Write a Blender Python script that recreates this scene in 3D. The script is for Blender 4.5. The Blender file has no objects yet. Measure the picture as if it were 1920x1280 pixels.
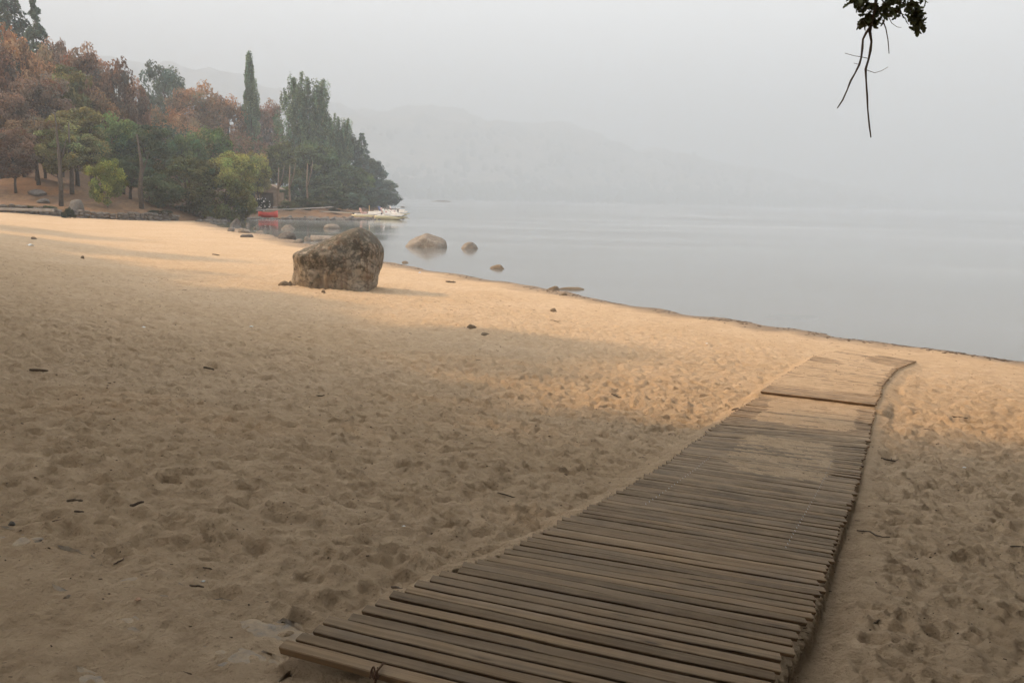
import bpy, bmesh, math, random
import numpy as np
from mathutils import Vector, Matrix

# ------------------------------------------------------------------ camera
scene = bpy.context.scene
COL = scene.collection
CAMZ = 3.0                       # eye height above the lake; lake surface is z = 0
FPX = 1536.0                     # focal length in pixels of the 1920 px wide photograph
PITCH = math.atan((640 - 374) / FPX)
ROLL = math.radians(1.28)
cF = np.array([0, math.cos(PITCH), -math.sin(PITCH)])
cU0 = np.cross(np.array([1.0, 0, 0]), cF)
cR = np.array([1.0, 0, 0]) * math.cos(ROLL) + cU0 * math.sin(ROLL)
cU = np.cross(cR, cF)
cam_data = bpy.data.cameras.new('camera')
cam = bpy.data.objects.new('camera', cam_data)
COL.objects.link(cam)
cam_data.sensor_width = 36
cam_data.lens = FPX / 1920 * 36
cam_data.clip_start = 0.05
cam_data.clip_end = 20000
cam.matrix_world = Matrix(((cR[0], cU[0], -cF[0], 0), (cR[1], cU[1], -cF[1], 0),
                           (cR[2], cU[2], -cF[2], CAMZ), (0, 0, 0, 1)))
scene.camera = cam

# ------------------------------------------------------------------ sky, sun, exposure
SUN_EL = math.radians(36)
SUN_DIR = Vector((-0.985 * math.cos(SUN_EL), 0.17 * math.cos(SUN_EL), math.sin(SUN_EL))).normalized()
world = bpy.data.worlds.new('World')
scene.world = world
world.use_nodes = True
wn, wl = world.node_tree.nodes, world.node_tree.links
for n in list(wn): wn.remove(n)
sky = wn.new('ShaderNodeTexSky')
sky.sky_type = 'NISHITA'
sky.sun_disc = False
sky.sun_elevation = SUN_EL
sky.sun_rotation = math.atan2(SUN_DIR.x, SUN_DIR.y)
sky.air_density = 3.0
sky.dust_density = 10.0
sky.ozone_density = 1.0
hs = wn.new('ShaderNodeHueSaturation')       # smoke-filled air: a nearly grey sky
hs.inputs['Saturation'].default_value = 0.0
bg = wn.new('ShaderNodeBackground')
bg.inputs['Strength'].default_value = 0.15
wo = wn.new('ShaderNodeOutputWorld')
gm = wn.new('ShaderNodeGamma')               # thick smoke spreads the glow round the sun over the whole sky
gm.inputs['Gamma'].default_value = 0.40
gain = wn.new('ShaderNodeVectorMath'); gain.operation = 'SCALE'
gain.inputs['Scale'].default_value = 3.75
wl.new(sky.outputs[0], gm.inputs['Color'])
wl.new(gm.outputs[0], hs.inputs['Color'])
wl.new(hs.outputs[0], gain.inputs[0])
wl.new(gain.outputs[0], bg.inputs['Color'])
wl.new(bg.outputs[0], wo.inputs['Surface'])
sun_data = bpy.data.lights.new('sun', 'SUN')
sun_data.energy = 3.2
sun_data.angle = math.radians(2.5)
sun_data.color = (1.0, 0.62, 0.29)
sun = bpy.data.objects.new('sun', sun_data)
COL.objects.link(sun)
sun.location = (-60, 0, 60)
sun.rotation_euler = SUN_DIR.to_track_quat('Z', 'Y').to_euler()
scene.view_settings.view_transform = 'Standard'
scene.view_settings.look = 'None'
scene.view_settings.exposure = 1.32
scene.view_settings.gamma = 1.0
scene.view_settings.use_curve_mapping = False
scene.cycles.use_denoising = True
scene.cycles.use_adaptive_sampling = True
scene.cycles.adaptive_threshold = 0.02
scene.cycles.volume_bounces = 3
scene.cycles.max_bounces = 5
scene.cycles.diffuse_bounces = 2
scene.cycles.transparent_max_bounces = 12
scene.cycles.caustics_reflective = False
scene.cycles.caustics_refractive = False

# ------------------------------------------------------------------ helpers
rng = np.random.default_rng(7)
random.seed(7)

def ray(px, py):
    d = cF + cR * (px - 960) / FPX - cU * (py - 640) / FPX
    return d / d[1]

def at(px, py, Y):
    p = ray(px, py) * Y
    return np.array([p[0], p[1], p[2] + CAMZ])

def onz(px, py, z):
    d = ray(px, py); p = d * ((z - CAMZ) / d[2])
    return np.array([p[0], p[1], z])

def sstep(a, b, x):
    t = np.clip((x - a) / (b - a), 0, 1)
    return t * t * (3 - 2 * t)

_perm = np.random.default_rng(3).permutation(256)
_perm = np.concatenate([_perm, _perm, _perm])
_grad = np.random.default_rng(4).normal(size=(256, 3)); _grad /= np.linalg.norm(_grad, axis=1)[:, None]

def noise3(x, y, z):
    x = np.asarray(x, float); y = np.asarray(y, float); z = np.asarray(z, float) + 0 * x
    xi = np.floor(x).astype(int); yi = np.floor(y).astype(int); zi = np.floor(z).astype(int)
    xf, yf, zf = x - xi, y - yi, z - zi
    u, v, w = (t * t * t * (t * (t * 6 - 15) + 10) for t in (xf, yf, zf))
    def g(a, b, c):
        h = _perm[_perm[_perm[(xi + a) & 255] + ((yi + b) & 255)] + ((zi + c) & 255)]
        G = _grad[h]
        return G[..., 0] * (xf - a) + G[..., 1] * (yf - b) + G[..., 2] * (zf - c)
    x00 = g(0,0,0) * (1-u) + g(1,0,0) * u; x10 = g(0,1,0) * (1-u) + g(1,1,0) * u
    x01 = g(0,0,1) * (1-u) + g(1,0,1) * u; x11 = g(0,1,1) * (1-u) + g(1,1,1) * u
    return 1.6 * ((x00 * (1-v) + x10 * v) * (1-w) + (x01 * (1-v) + x11 * v) * w)

def noise2(x, y, s=0.0): return noise3(x, y, 0.37 + s)

def fbm2(x, y, o=4, s=0.0):
    r = 0; a = 1.0; f = 1.0
    for i in range(o):
        r = r + a * noise2(x * f + 11.3 * i, y * f - 7.1 * i, s + i * 1.7); a *= 0.5; f *= 2.03
    return r

def mesh_np(name, verts, faces, smooth=False):
    me = bpy.data.meshes.new(name)
    verts = np.asarray(verts, np.float32); faces = np.asarray(faces, np.int32)
    k = faces.shape[1]
    me.vertices.add(len(verts)); me.vertices.foreach_set('co', verts.ravel())
    me.loops.add(faces.size); me.loops.foreach_set('vertex_index', faces.ravel())
    me.polygons.add(len(faces))
    me.polygons.foreach_set('loop_start', np.arange(0, faces.size, k, dtype=np.int32))
    me.polygons.foreach_set('loop_total', np.full(len(faces), k, np.int32))
    if smooth: me.polygons.foreach_set('use_smooth', np.ones(len(faces), bool))
    me.update(calc_edges=True)
    me.validate()
    return me

def obj(name, me, mat=None, parent=None, loc=None, rot=None, scale=None):
    o = bpy.data.objects.new(name, me)
    COL.objects.link(o)
    if mat is not None and me is not None and len(me.materials) == 0: me.materials.append(mat)
    if parent is not None: o.parent = parent
    if loc is not None: o.location = [float(t) for t in loc]
    if rot is not None: o.rotation_euler = rot
    if scale is not None: o.scale = scale
    return o

def tag(o, label=None, cat=None, group=None, kind=None):
    if label: o['label'] = label
    if cat: o['category'] = cat
    if group: o['group'] = group
    if kind: o['kind'] = kind
    return o

def empty(name, loc, label, cat, group=None, rz=0):
    o = obj(name, None, loc=loc, rot=(0, 0, rz))
    o.empty_display_size = 0.3
    return tag(o, label, cat, group)

class MB:
    """collects simple shapes into one mesh"""
    def __init__(s): s.v = []; s.f = []
    def add(s, v, f):
        n = len(s.v); s.v += [tuple(map(float, p)) for p in v]; s.f += [tuple(i + n for i in q) for q in f]; return s
    def box(s, c, h, M=None, bev=0.0):
        c = np.array(c, float); h = np.array(h, float); P = []
        if bev <= 0:
            for z in (-1, 1):
                for x, y in ((-1,-1),(1,-1),(1,1),(-1,1)): P.append((x*h[0], y*h[1], z*h[2]))
            F = [(3,2,1,0),(4,5,6,7),(0,1,5,4),(1,2,6,5),(2,3,7,6),(3,0,4,7)]
        else:
            for z, k in ((-h[2], bev), (-h[2]+bev, 0), (h[2]-bev, 0), (h[2], bev)):
                for x, y in ((-1,-1),(1,-1),(1,1),(-1,1)): P.append((x*(h[0]-k), y*(h[1]-k), z))
            F = [(3,2,1,0),(12,13,14,15)]
            for r in range(3):
                for i in range(4): F.append((r*4+i, r*4+(i+1)%4, r*4+4+(i+1)%4, r*4+4+i))
        P = np.array(P)
        if M is not None: P = P @ np.array(M).T
        return s.add(P + c, F)
    def tube(s, pts, rad, seg=6, cap=True):
        pts = [np.array(p, float) for p in pts]; n = len(pts)
        if np.isscalar(rad): rad = [rad] * n
        P = []; prev = None
        for i in range(n):
            t = pts[min(i+1, n-1)] - pts[max(i-1, 0)]; t = t / (np.linalg.norm(t) + 1e-9)
            if prev is None:
                a = np.array([1.0, 0, 0]) if abs(t[0]) < 0.8 else np.array([0, 1.0, 0])
            else: a = prev
            a = a - t * (a @ t); a /= np.linalg.norm(a) + 1e-9; prev = a
            b = np.cross(t, a)
            for k in range(seg):
                q = 2 * math.pi * k / seg
                P.append(pts[i] + rad[i] * (a * math.cos(q) + b * math.sin(q)))
        F = []
        for i in range(n-1):
            for k in range(seg):
                F.append((i*seg+k, i*seg+(k+1) % seg, (i+1)*seg+(k+1) % seg, (i+1)*seg+k))
        if cap: F.append(tuple(range(seg-1, -1, -1))); F.append(tuple((n-1)*seg+k for k in range(seg)))
        return s.add(P, F)
    def mesh(s, name, smooth=False):
        me = bpy.data.meshes.new(name); me.from_pydata(s.v, [], s.f); me.update()
        if smooth: me.polygons.foreach_set('use_smooth', np.ones(len(me.polygons), bool))
        return me
    def build(s, name, mat, parent=None, smooth=False, **k): return obj(name, s.mesh(name, smooth), mat, parent, **k)

# ------------------------------------------------------------------ materials
class NT:
    def __init__(s, name):
        s.m = bpy.data.materials.new(name); s.m.use_nodes = True
        s.t = s.m.node_tree
        for n in list(s.t.nodes): s.t.nodes.remove(n)
        s.out = s.t.nodes.new('ShaderNodeOutputMaterial')
    def n(s, typ, ins=None, **props):
        nd = s.t.nodes.new('ShaderNode' + typ)
        for k, v in props.items(): setattr(nd, k, v)
        for k, v in (ins or {}).items(): s.set(nd.inputs[k], v)
        return nd
    def set(s, sock, v):
        if isinstance(v, bpy.types.NodeSocket): s.t.links.new(v, sock)
        elif hasattr(v, 'outputs'): s.t.links.new(v.outputs[0], sock)
        else:
            if sock.type == 'RGBA' and len(v) == 3: v = (*v, 1)
            sock.default_value = v
    def coord(s, kind='Object'): return s.n('TexCoord').outputs[kind]
    def pos(s): return s.n('NewGeometry').outputs['Position']
    def mapping(s, vec, scale): return s.n('Mapping', {'Vector': vec, 'Scale': scale}).outputs[0]
    def noise(s, vec, scale, detail=4, rough=0.55, dist=0.0):
        return s.n('TexNoise', {'Vector': vec, 'Scale': scale, 'Detail': detail, 'Roughness': rough, 'Distortion': dist}).outputs[0]
    def ramp(s, fac, a, b, lo=(0,0,0), hi=(1,1,1)):
        r = s.n('ValToRGB', {'Fac': fac}); e = r.color_ramp.elements
        e[0].position = a; e[1].position = b; e[0].color = (*lo, 1); e[1].color = (*hi, 1)
        return r.outputs[0]
    def mix(s, f, a, b, typ='MIX'):
        nd = s.n('MixRGB', {'Fac': f, 'Color1': a, 'Color2': b}, blend_type=typ); return nd.outputs[0]
    def math(s, op, a, b=0.0): return s.n('Math', {0: a, 1: b}, operation=op).outputs[0]
    def bump(s, h, strength=0.5, dist=0.02): return s.n('Bump', {'Height': h, 'Strength': strength, 'Distance': dist}).outputs[0]
    def principled(s, col, rough=0.8, normal=None, spec=0.3, **k):
        ins = {'Base Color': col, 'Roughness': rough, 'Specular IOR Level': spec}; ins.update(k)
        if normal is not None: ins['Normal'] = normal
        p = s.n('BsdfPrincipled', ins); s.t.links.new(p.outputs[0], s.out.inputs['Surface']); return s.m

def sand_material():
    t = NT('sand'); P = t.pos()
    big = t.noise(P, 0.35, 4, 0.6); mid = t.noise(P, 5.0, 5, 0.65); fine = t.noise(P, 260, 3, 0.7); grit = t.noise(P, 60, 4, 0.75)
    c = t.mix(t.ramp(big, 0.35, 0.65), (0.57, 0.420, 0.270), (0.61, 0.460, 0.310))
    c = t.mix(t.ramp(mid, 0.3, 0.75), t.mix(1.0, c, (0.76, 0.735, 0.71), 'MULTIPLY'), c)
    c = t.mix(t.math('MULTIPLY', t.ramp(t.noise(P, 13, 5, 0.7), .5, .7), .38), c, (0.31, 0.222, 0.14))
    c = t.mix(t.ramp(grit, 0.57, 0.70), c, (0.27, 0.195, 0.125))
    c = t.mix(t.math('MULTIPLY', t.ramp(fine, 0.62, 0.75), 0.4), c, (0.22, 0.16, 0.11))
    sep = t.n('SeparateXYZ', {0: P})
    wob = t.math('MULTIPLY', t.math('SUBTRACT', t.noise(P, 1.3, 4), 0.5), 0.07)
    zz = t.math('ADD', sep.outputs[2], wob)
    wet = t.ramp(zz, 0.015, 0.070, (1,1,1), (0,0,0))
    c = t.mix(t.math('MULTIPLY', wet, 0.9), c, (0.17, 0.12, 0.075))
    h = t.math('ADD', t.math('MULTIPLY', t.noise(P, 30, 7, 0.75), 1.0), t.math('MULTIPLY', fine, 0.12))
    h = t.math('ADD', h, t.math('MULTIPLY', t.noise(P, 8.5, 5, 0.7, 0.5), 1.6))
    rough = t.math('SUBTRACT', 0.95, t.math('MULTIPLY', wet, 0.45))
    return t.principled(c, rough, t.bump(h, 1.0, 0.028), spec=0.15)

def water_material():
    t = NT('lake_water'); P = t.pos()
    a = t.noise(t.mapping(P, (0.6, 2.0, 1)), 0.9, 3, 0.5); b = t.noise(t.mapping(P, (0.5, 1.4, 1)), 0.12, 3, 0.5)
    h = t.math('ADD', t.math('MULTIPLY', a, 0.10), t.math('MULTIPLY', b, 0.5))
    nm = t.bump(h, 0.35, 0.05)
    fr = t.n('Fresnel', {'IOR': 1.33, 'Normal': nm}).outputs[0]
    wind = t.noise(t.mapping(P, (0.012, 0.07, 1)), 1.0, 4, 0.6)
    gl = t.n('BsdfGlossy', {'Color': (0.97, 0.97, 0.97), 'Roughness': t.n('MapRange', {0: wind, 1: .35, 2: .65, 3: .045, 4: .17}).outputs[0], 'Normal': nm})
    tr = t.n('BsdfTransparent', {'Color': (0.80, 0.82, 0.76)})
    df = t.n('BsdfDiffuse', {'Color': (0.235, 0.245, 0.24)})
    body = t.n('MixShader', {0: 0.62, 1: tr, 2: df})
    m = t.n('MixShader', {0: fr, 1: body, 2: gl})
    t.t.links.new(m.outputs[0], t.out.inputs['Surface'])
    return t.m

def rock_material(name, base, light, dark, lichen=0.5, streak=0.3, scale=1.0, spots=True, dust=0.0, crown=0.0):
    t = NT(name); P = t.coord('Object')
    n1 = t.noise(P, 1.6 * scale, 6, 0.65, 0.4); n2 = t.noise(P, 5.5 * scale, 6, 0.7); n3 = t.noise(P, 40 * scale, 4, 0.7)
    c = t.mix(t.ramp(n1, 0.38, 0.62), base, light)
    lm = n2
    if crown:      # lichen grows thickest on the upper part
        lm = t.math('ADD', n2, t.math('MULTIPLY', t.math('SUBTRACT', t.n('SeparateXYZ', {0: P}).outputs[2], 0.62), crown))
        lm = t.math('ADD', lm, t.math('MULTIPLY', t.math('SUBTRACT', n1, 0.5), 0.5))
    c = t.mix(t.math('MULTIPLY', t.ramp(lm, 0.42, 0.60), lichen), c, dark)
    st = t.noise(t.mapping(P, (4.5 * scale, 4.5 * scale, 0.5 * scale)), 1.0, 5, 0.65)
    c = t.mix(t.math('MULTIPLY', t.ramp(st, 0.5, 0.64), streak), c, (0.16, 0.085, 0.045))
    c = t.mix(t.math('MULTIPLY', t.ramp(n3, 0.3, 0.75), 0.35), c, t.mix(1.0, c, (0.55, 0.55, 0.55), 'MULTIPLY'))
    if spots:
        v = t.n('TexVoronoi', {'Vector': P, 'Scale': 13 * scale, 'Randomness': 1.0}).outputs['Distance']
        sel = t.math('MULTIPLY', t.ramp(v, 0.10, 0.17, (1,1,1), (0,0,0)), t.ramp(t.noise(P, 2.4 * scale, 3), 0.5, 0.62))
        c = t.mix(t.math('MULTIPLY', sel, 0.8), c, (0.46, 0.45, 0.40))
    if crown:
        Pw = t.n('VectorMath', {0: P, 1: t.n('TexNoise', {'Vector': P, 'Scale': 2.2, 'Detail': 4}).outputs['Color']}, operation='ADD').outputs[0]
        ed = t.n('TexVoronoi', {'Vector': Pw, 'Scale': 1.5}, feature='DISTANCE_TO_EDGE').outputs['Distance']
        crack = t.ramp(ed, 0.0, 0.03, (1,1,1), (0,0,0))
        c = t.mix(t.math('MULTIPLY', crack, .6), c, (0.05, 0.042, 0.032))
        n2 = t.math('SUBTRACT', n2, t.math('MULTIPLY', crack, .5))
    if dust: c = t.mix(t.math('MULTIPLY', t.ramp(t.noise(t.pos(), 14, 6, 0.75), .36, .60), dust), c, (0.42, 0.32, 0.215))
    h = t.math('ADD', n2, t.math('MULTIPLY', n3, 0.35))
    return t.principled(c, 0.9, t.bump(h, 0.8, 0.03 / scale), spec=0.2)

def wood_material(name, a, b, grain=(1.2, 45, 45), grey=(0.23, 0.205, 0.18), greyfac=0.6, dust=0.0):
    t = NT(name); P = t.coord('Object')
    oi = t.n('ObjectInfo'); rnd = oi.outputs['Random']
    off = t.n('Combine' 'XYZ', {0: t.math('MULTIPLY', rnd, 37.0), 1: t.math('MULTIPLY', rnd, 11.0), 2: rnd}).outputs[0]
    Q = t.n('VectorMath', {0: P, 1: off}, operation='ADD').outputs[0]
    g = t.noise(t.mapping(Q, grain), 1.0, 5, 0.7, 0.6)
    blot = t.noise(t.mapping(Q, (3.0, 8, 8)), 1.0, 4, 0.6)
    c = t.mix(t.ramp(g, 0.3, 0.7), a, b)
    c = t.mix(t.math('MULTIPLY', t.ramp(blot, 0.4, 0.68), greyfac), c, grey)
    tone = t.n('MapRange', {0: rnd, 1: 0.0, 2: 1.0, 3: 0.6, 4: 1.1}).outputs[0]
    c = t.mix(1.0, c, t.n('CombineColor', {0: tone, 1: tone, 2: tone}).outputs[0], 'MULTIPLY')
    kn = t.n('TexVoronoi', {'Vector': t.mapping(Q, (3.0, 14, 14)), 'Scale': 1.0}).outputs['Distance']
    c = t.mix(t.ramp(kn, 0.06, 0.12, (0.8,0.8,0.8), (0,0,0)), c, (0.05, 0.035, 0.025))
    if dust:      # blown sand lies thicker on the boards nearer the water
        yy = t.n('MapRange', {0: t.n('SeparateXYZ', {0: t.pos()}).outputs[1], 1: 2.5, 2: 9.0, 3: .16, 4: .85}).outputs[0]
        c = t.mix(t.math('MULTIPLY', t.math('MULTIPLY', t.ramp(t.noise(t.pos(), 5, 7, 0.72), .38, .66), yy), dust), c, (0.47, 0.345, 0.220))
    return t.principled(c, 0.78, t.bump(g, 0.5, 0.005), spec=0.25)

def leaf_material(name='foliage', trans=0.3):
    t = NT(name)
    at_ = t.n('Attribute', attribute_name='tone', attribute_type='GEOMETRY').outputs['Color']
    oc = t.n('ObjectInfo').outputs['Color']
    c = t.mix(1.0, oc, at_, 'MULTIPLY')
    d = t.n('BsdfDiffuse', {'Color': c, 'Roughness': 0.5}); tr = t.n('BsdfTranslucent', {'Color': c})
    m = t.n('MixShader', {0: trans, 1: d, 2: tr})
    t.t.links.new(m.outputs[0], t.out.inputs['Surface'])
    return t.m

def plain(name, col, rough=0.7, var=0.2, scale=6.0, spec=0.3, bump=0.0):
    t = NT(name); P = t.coord('Object'); n = t.noise(P, scale, 5, 0.65)
    c = t.mix(t.ramp(n, 0.3, 0.7), tuple(k * (1 - var) for k in col), tuple(min(1, k * (1 + var)) for k in col))
    return t.principled(c, rough, t.bump(n, bump, 0.02) if bump else None, spec=spec)

def hill_litter_material():
    t = NT('leaf_litter_ground'); P = t.pos()
    a = t.noise(P, 0.22, 5, 0.65); b = t.noise(P, 2.2, 5, 0.7)
    c = t.mix(t.ramp(a, 0.35, 0.65), (0.165, 0.098, 0.057), (0.235, 0.15, 0.088))
    c = t.mix(t.math('MULTIPLY', t.ramp(b, 0.45, 0.68), 0.7), c, (0.085, 0.06, 0.042))
    return t.principled(c, 0.95, t.bump(b, 0.8, 0.15), spec=0.1)

def far_hill_material():
    t = NT('far_slope'); P = t.pos()
    a = t.noise(P, 0.006, 6, 0.65); b = t.noise(P, 0.045, 5, 0.7)
    c = t.mix(t.ramp(a, 0.38, 0.6), (0.085, 0.09, 0.06), (0.25, 0.22, 0.18))
    c = t.mix(t.math('MULTIPLY', t.ramp(b, 0.45, 0.6), 0.75), c, (0.05, 0.06, 0.045))
    return t.principled(c, 0.95, None, spec=0.1)

M_SAND = sand_material()
M_WATER = water_material()
M_BOULDER = rock_material('lichen_granite', (0.27, 0.23, 0.18), (0.42, 0.37, 0.30), (0.080, 0.073, 0.058), 0.88, 0.45, 1.3, crown=.14)
M_ROCK = rock_material('lake_granite', (0.22, 0.188, 0.152), (0.32, 0.28, 0.235), (0.12, 0.104, 0.086), 0.45, 0.25, 1.6, False)
M_DARKROCK = rock_material('dark_granite', (0.15, 0.135, 0.12), (0.24, 0.22, 0.20), (0.075, 0.07, 0.062), 0.6, 0.25, 1.2, False)
M_WETROCK = rock_material('brown_stone', (0.21, 0.16, 0.11), (0.30, 0.235, 0.165), (0.10, 0.075, 0.052), 0.55, 0.3, 6.0, False)
M_FLAG = rock_material('flag_stone', (0.25, 0.215, 0.18), (0.33, 0.295, 0.26), (0.18, 0.15, 0.12), 0.6, 0.05, 9.0, False, dust=0.95)
M_SLAT = wood_material('weathered_slat', (0.145, 0.094, 0.053), (0.32, 0.225, 0.132), grey=(.17, .142, .113), greyfac=.5, dust=.8)
M_TWIG = wood_material('twig_bark', (0.10, 0.07, 0.048), (0.17, 0.125, 0.085), (6, 60, 60), (0.12, 0.10, 0.085), 0.5)
M_BARK = plain('bark', (0.095, 0.08, 0.066), 0.95, 0.4, 5.0, 0.1, 0.6)
M_PALEBARK = plain('pale_bark', (0.24, 0.18, 0.13), 0.95, 0.3, 4.0, 0.1, 0.4)
M_LEAF = leaf_material('foliage', 0.3)
M_OAKLEAF = plain('oak_leaf', (0.075, 0.085, 0.032), 0.7, 0.35, 9.0, 0.25)
M_LITTER = hill_litter_material()
M_FAR = far_hill_material()

# ------------------------------------------------------------------ terrain functions
SHORE = [(60,-40),(20,5.5),(10.5,16.6),(7.96,18.9),(3.74,24),(0.7,28.6),(-6.7,39),(-14,53.4),(-25.5,73.7),
         (-29,80),(-33,90),(-32,99),(-24,104),(-17.5,110),(-21,135),(-25,165),(-30,200),(-36,235),(-52,262),(-90,300),(-200,380),(-500,600),(-1500,900)]
LAND = SHORE + [(-6000, 900), (-6000, -6000), (6000, -6000), (6000, -600)]
UPLAND = [(-1500,60),(-62,75.5),(-46,75),(-38,80.5),(-34.5,85),(-34.6,93),(-33,100.5),(-24,105.5),(-18.7,111.5),(-22.2,135),(-26.2,165),(-31.2,200),(-37.2,234),(-53,261),(-91,299),(-201,379),(-501,599),(-1500,899)]

def seg_dist(x, y, pts, closed=False):
    best = np.full(np.shape(x), 1e12)
    n = len(pts)
    for i in range(n if closed else n - 1):
        a = np.array(pts[i], float); b = np.array(pts[(i+1) % n], float); ab = b - a
        t = np.clip(((x - a[0]) * ab[0] + (y - a[1]) * ab[1]) / (ab @ ab), 0, 1)
        best = np.minimum(best, (x - a[0] - t * ab[0])**2 + (y - a[1] - t * ab[1])**2)
    return np.sqrt(best)

def inside(x, y, poly):
    r = np.zeros(np.shape(x), bool); n = len(poly)
    for i in range(n):
        x1, y1 = poly[i]; x2, y2 = poly[(i+1) % n]
        if y1 == y2: continue
        r ^= ((y1 > y) != (y2 > y)) & (x < (x2 - x1) * (y - y1) / (y2 - y1) + x1)
    return r

def shore_sd(x, y):
    d = seg_dist(x, y, SHORE)
    return np.where(inside(x, y, LAND), d, -d)

GD = [-200, -60, -20, 0, 2, 5, 8.6, 12.6, 15, 17, 19, 23, 27, 40, 80, 400, 1500]
GZ = [-6, -3.5, -1.3, 0, .10, .22, .42, .78, 1.14, 1.48, 1.66, 1.85, 2.4, 5.5, 16, 70, 392]
def base_z(x, y):
    x = np.asarray(x, float); y = np.asarray(y, float)
    return np.interp(shore_sd(x, y), GD, GZ) * np.where(shore_sd(x, y) > 0, 1 - .45 * sstep(20, 60, y), 1)

def upland_z(x, y):
    x = np.asarray(x, float); y = np.asarray(y, float)
    e = seg_dist(x, y, UPLAND[:-1]); e = np.where(inside(x, y, UPLAND), e, -e)
    h = np.interp(e, [-50, -3, 0, 1.5, 4, 22, 45, 90, 160, 400], [-25, -1.5, 0.35, 1.15, 1.7, 4.9, 9.5, 22, 45, 100])
    h = np.where(e > 0, h * (1 - .78 * sstep(91, 104, y) * sstep(-85, -50, x)), h)
    return h + 0.35 * fbm2(x * .16, y * .16, 3) * sstep(0, 6, e), e

def hit(px, py, off=0.0, fn=base_z):
    r = ray(px, py); Y = np.geomspace(1.2, 260, 1500)
    zz = r[2] * Y + CAMZ
    below = zz < fn(r[0] * Y, Y) + off
    i = int(np.argmax(below)); lo, hi = Y[max(i-1, 0)], Y[i]
    for _ in range(25):
        m = (lo + hi) / 2
        if r[2] * m + CAMZ < fn(np.array([r[0] * m]), np.array([m]))[0] + off: hi = m
        else: lo = m
    return np.array([r[0] * hi, hi, r[2] * hi + CAMZ])

# ------------------------------------------------------------------ walkway layout (two mats of slats)
OFFW = 0.085
def hp(p): return hit(p[0], p[1], OFFW)
LA = [np.array([-.70, 2.35]), hp((940,1035))[:2], hp((1130,938))[:2], hp((1245,870))[:2], hp((1330,805))[:2], hp((1395,760))[:2], hp((1434,737))[:2]]
RA = [np.array([.60, 1.94]), hp((1528,1135))[:2], hp((1571,1008))[:2], hp((1603,922))[:2], hp((1627,828))[:2], hp((1636,788))[:2], hp((1643,764))[:2]]
LB = [hp((1426,740))[:2], hp((1448,716))[:2], hp((1480,697))[:2], hp((1527,667))[:2], hp((1583,655))[:2]]
RB = [hp((1641,766))[:2], hp((1651,738))[:2], hp((1655,722))[:2], hp((1680,692))[:2], hp((1717,677))[:2]]
def slats(L, R, pitch):
    C = [(a + b) / 2 for a, b in zip(L, R)]
    s = np.concatenate([[0], np.cumsum([np.linalg.norm(C[i+1] - C[i]) for i in range(len(C)-1)])])
    n = int(s[-1] / pitch) + 1; u = np.arange(n) * pitch
    Li = np.stack([np.interp(u, s, [p[k] for p in L]) for k in (0, 1)], 1)
    Ri = np.stack([np.interp(u, s, [p[k] for p in R]) for k in (0, 1)], 1)
    return Li, Ri
SA = slats(LA, RA, 0.080)
SB = slats(LB, RB, 0.080)
def slat_z(S, lift0, lift1):
    k = np.linspace(0, 1, len(S[0])); lift = lift0 + (lift1 - lift0) * sstep(0, 0.2, k)
    zl = base_z(S[0][:, 0], S[0][:, 1]) + OFFW + lift
    zr = base_z(S[1][:, 0], S[1][:, 1]) + OFFW + lift
    return zl, zr
ZA = slat_z(SA, -0.010, 0.0)
ZB = slat_z(SB, 0.05, 0.0)

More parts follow.
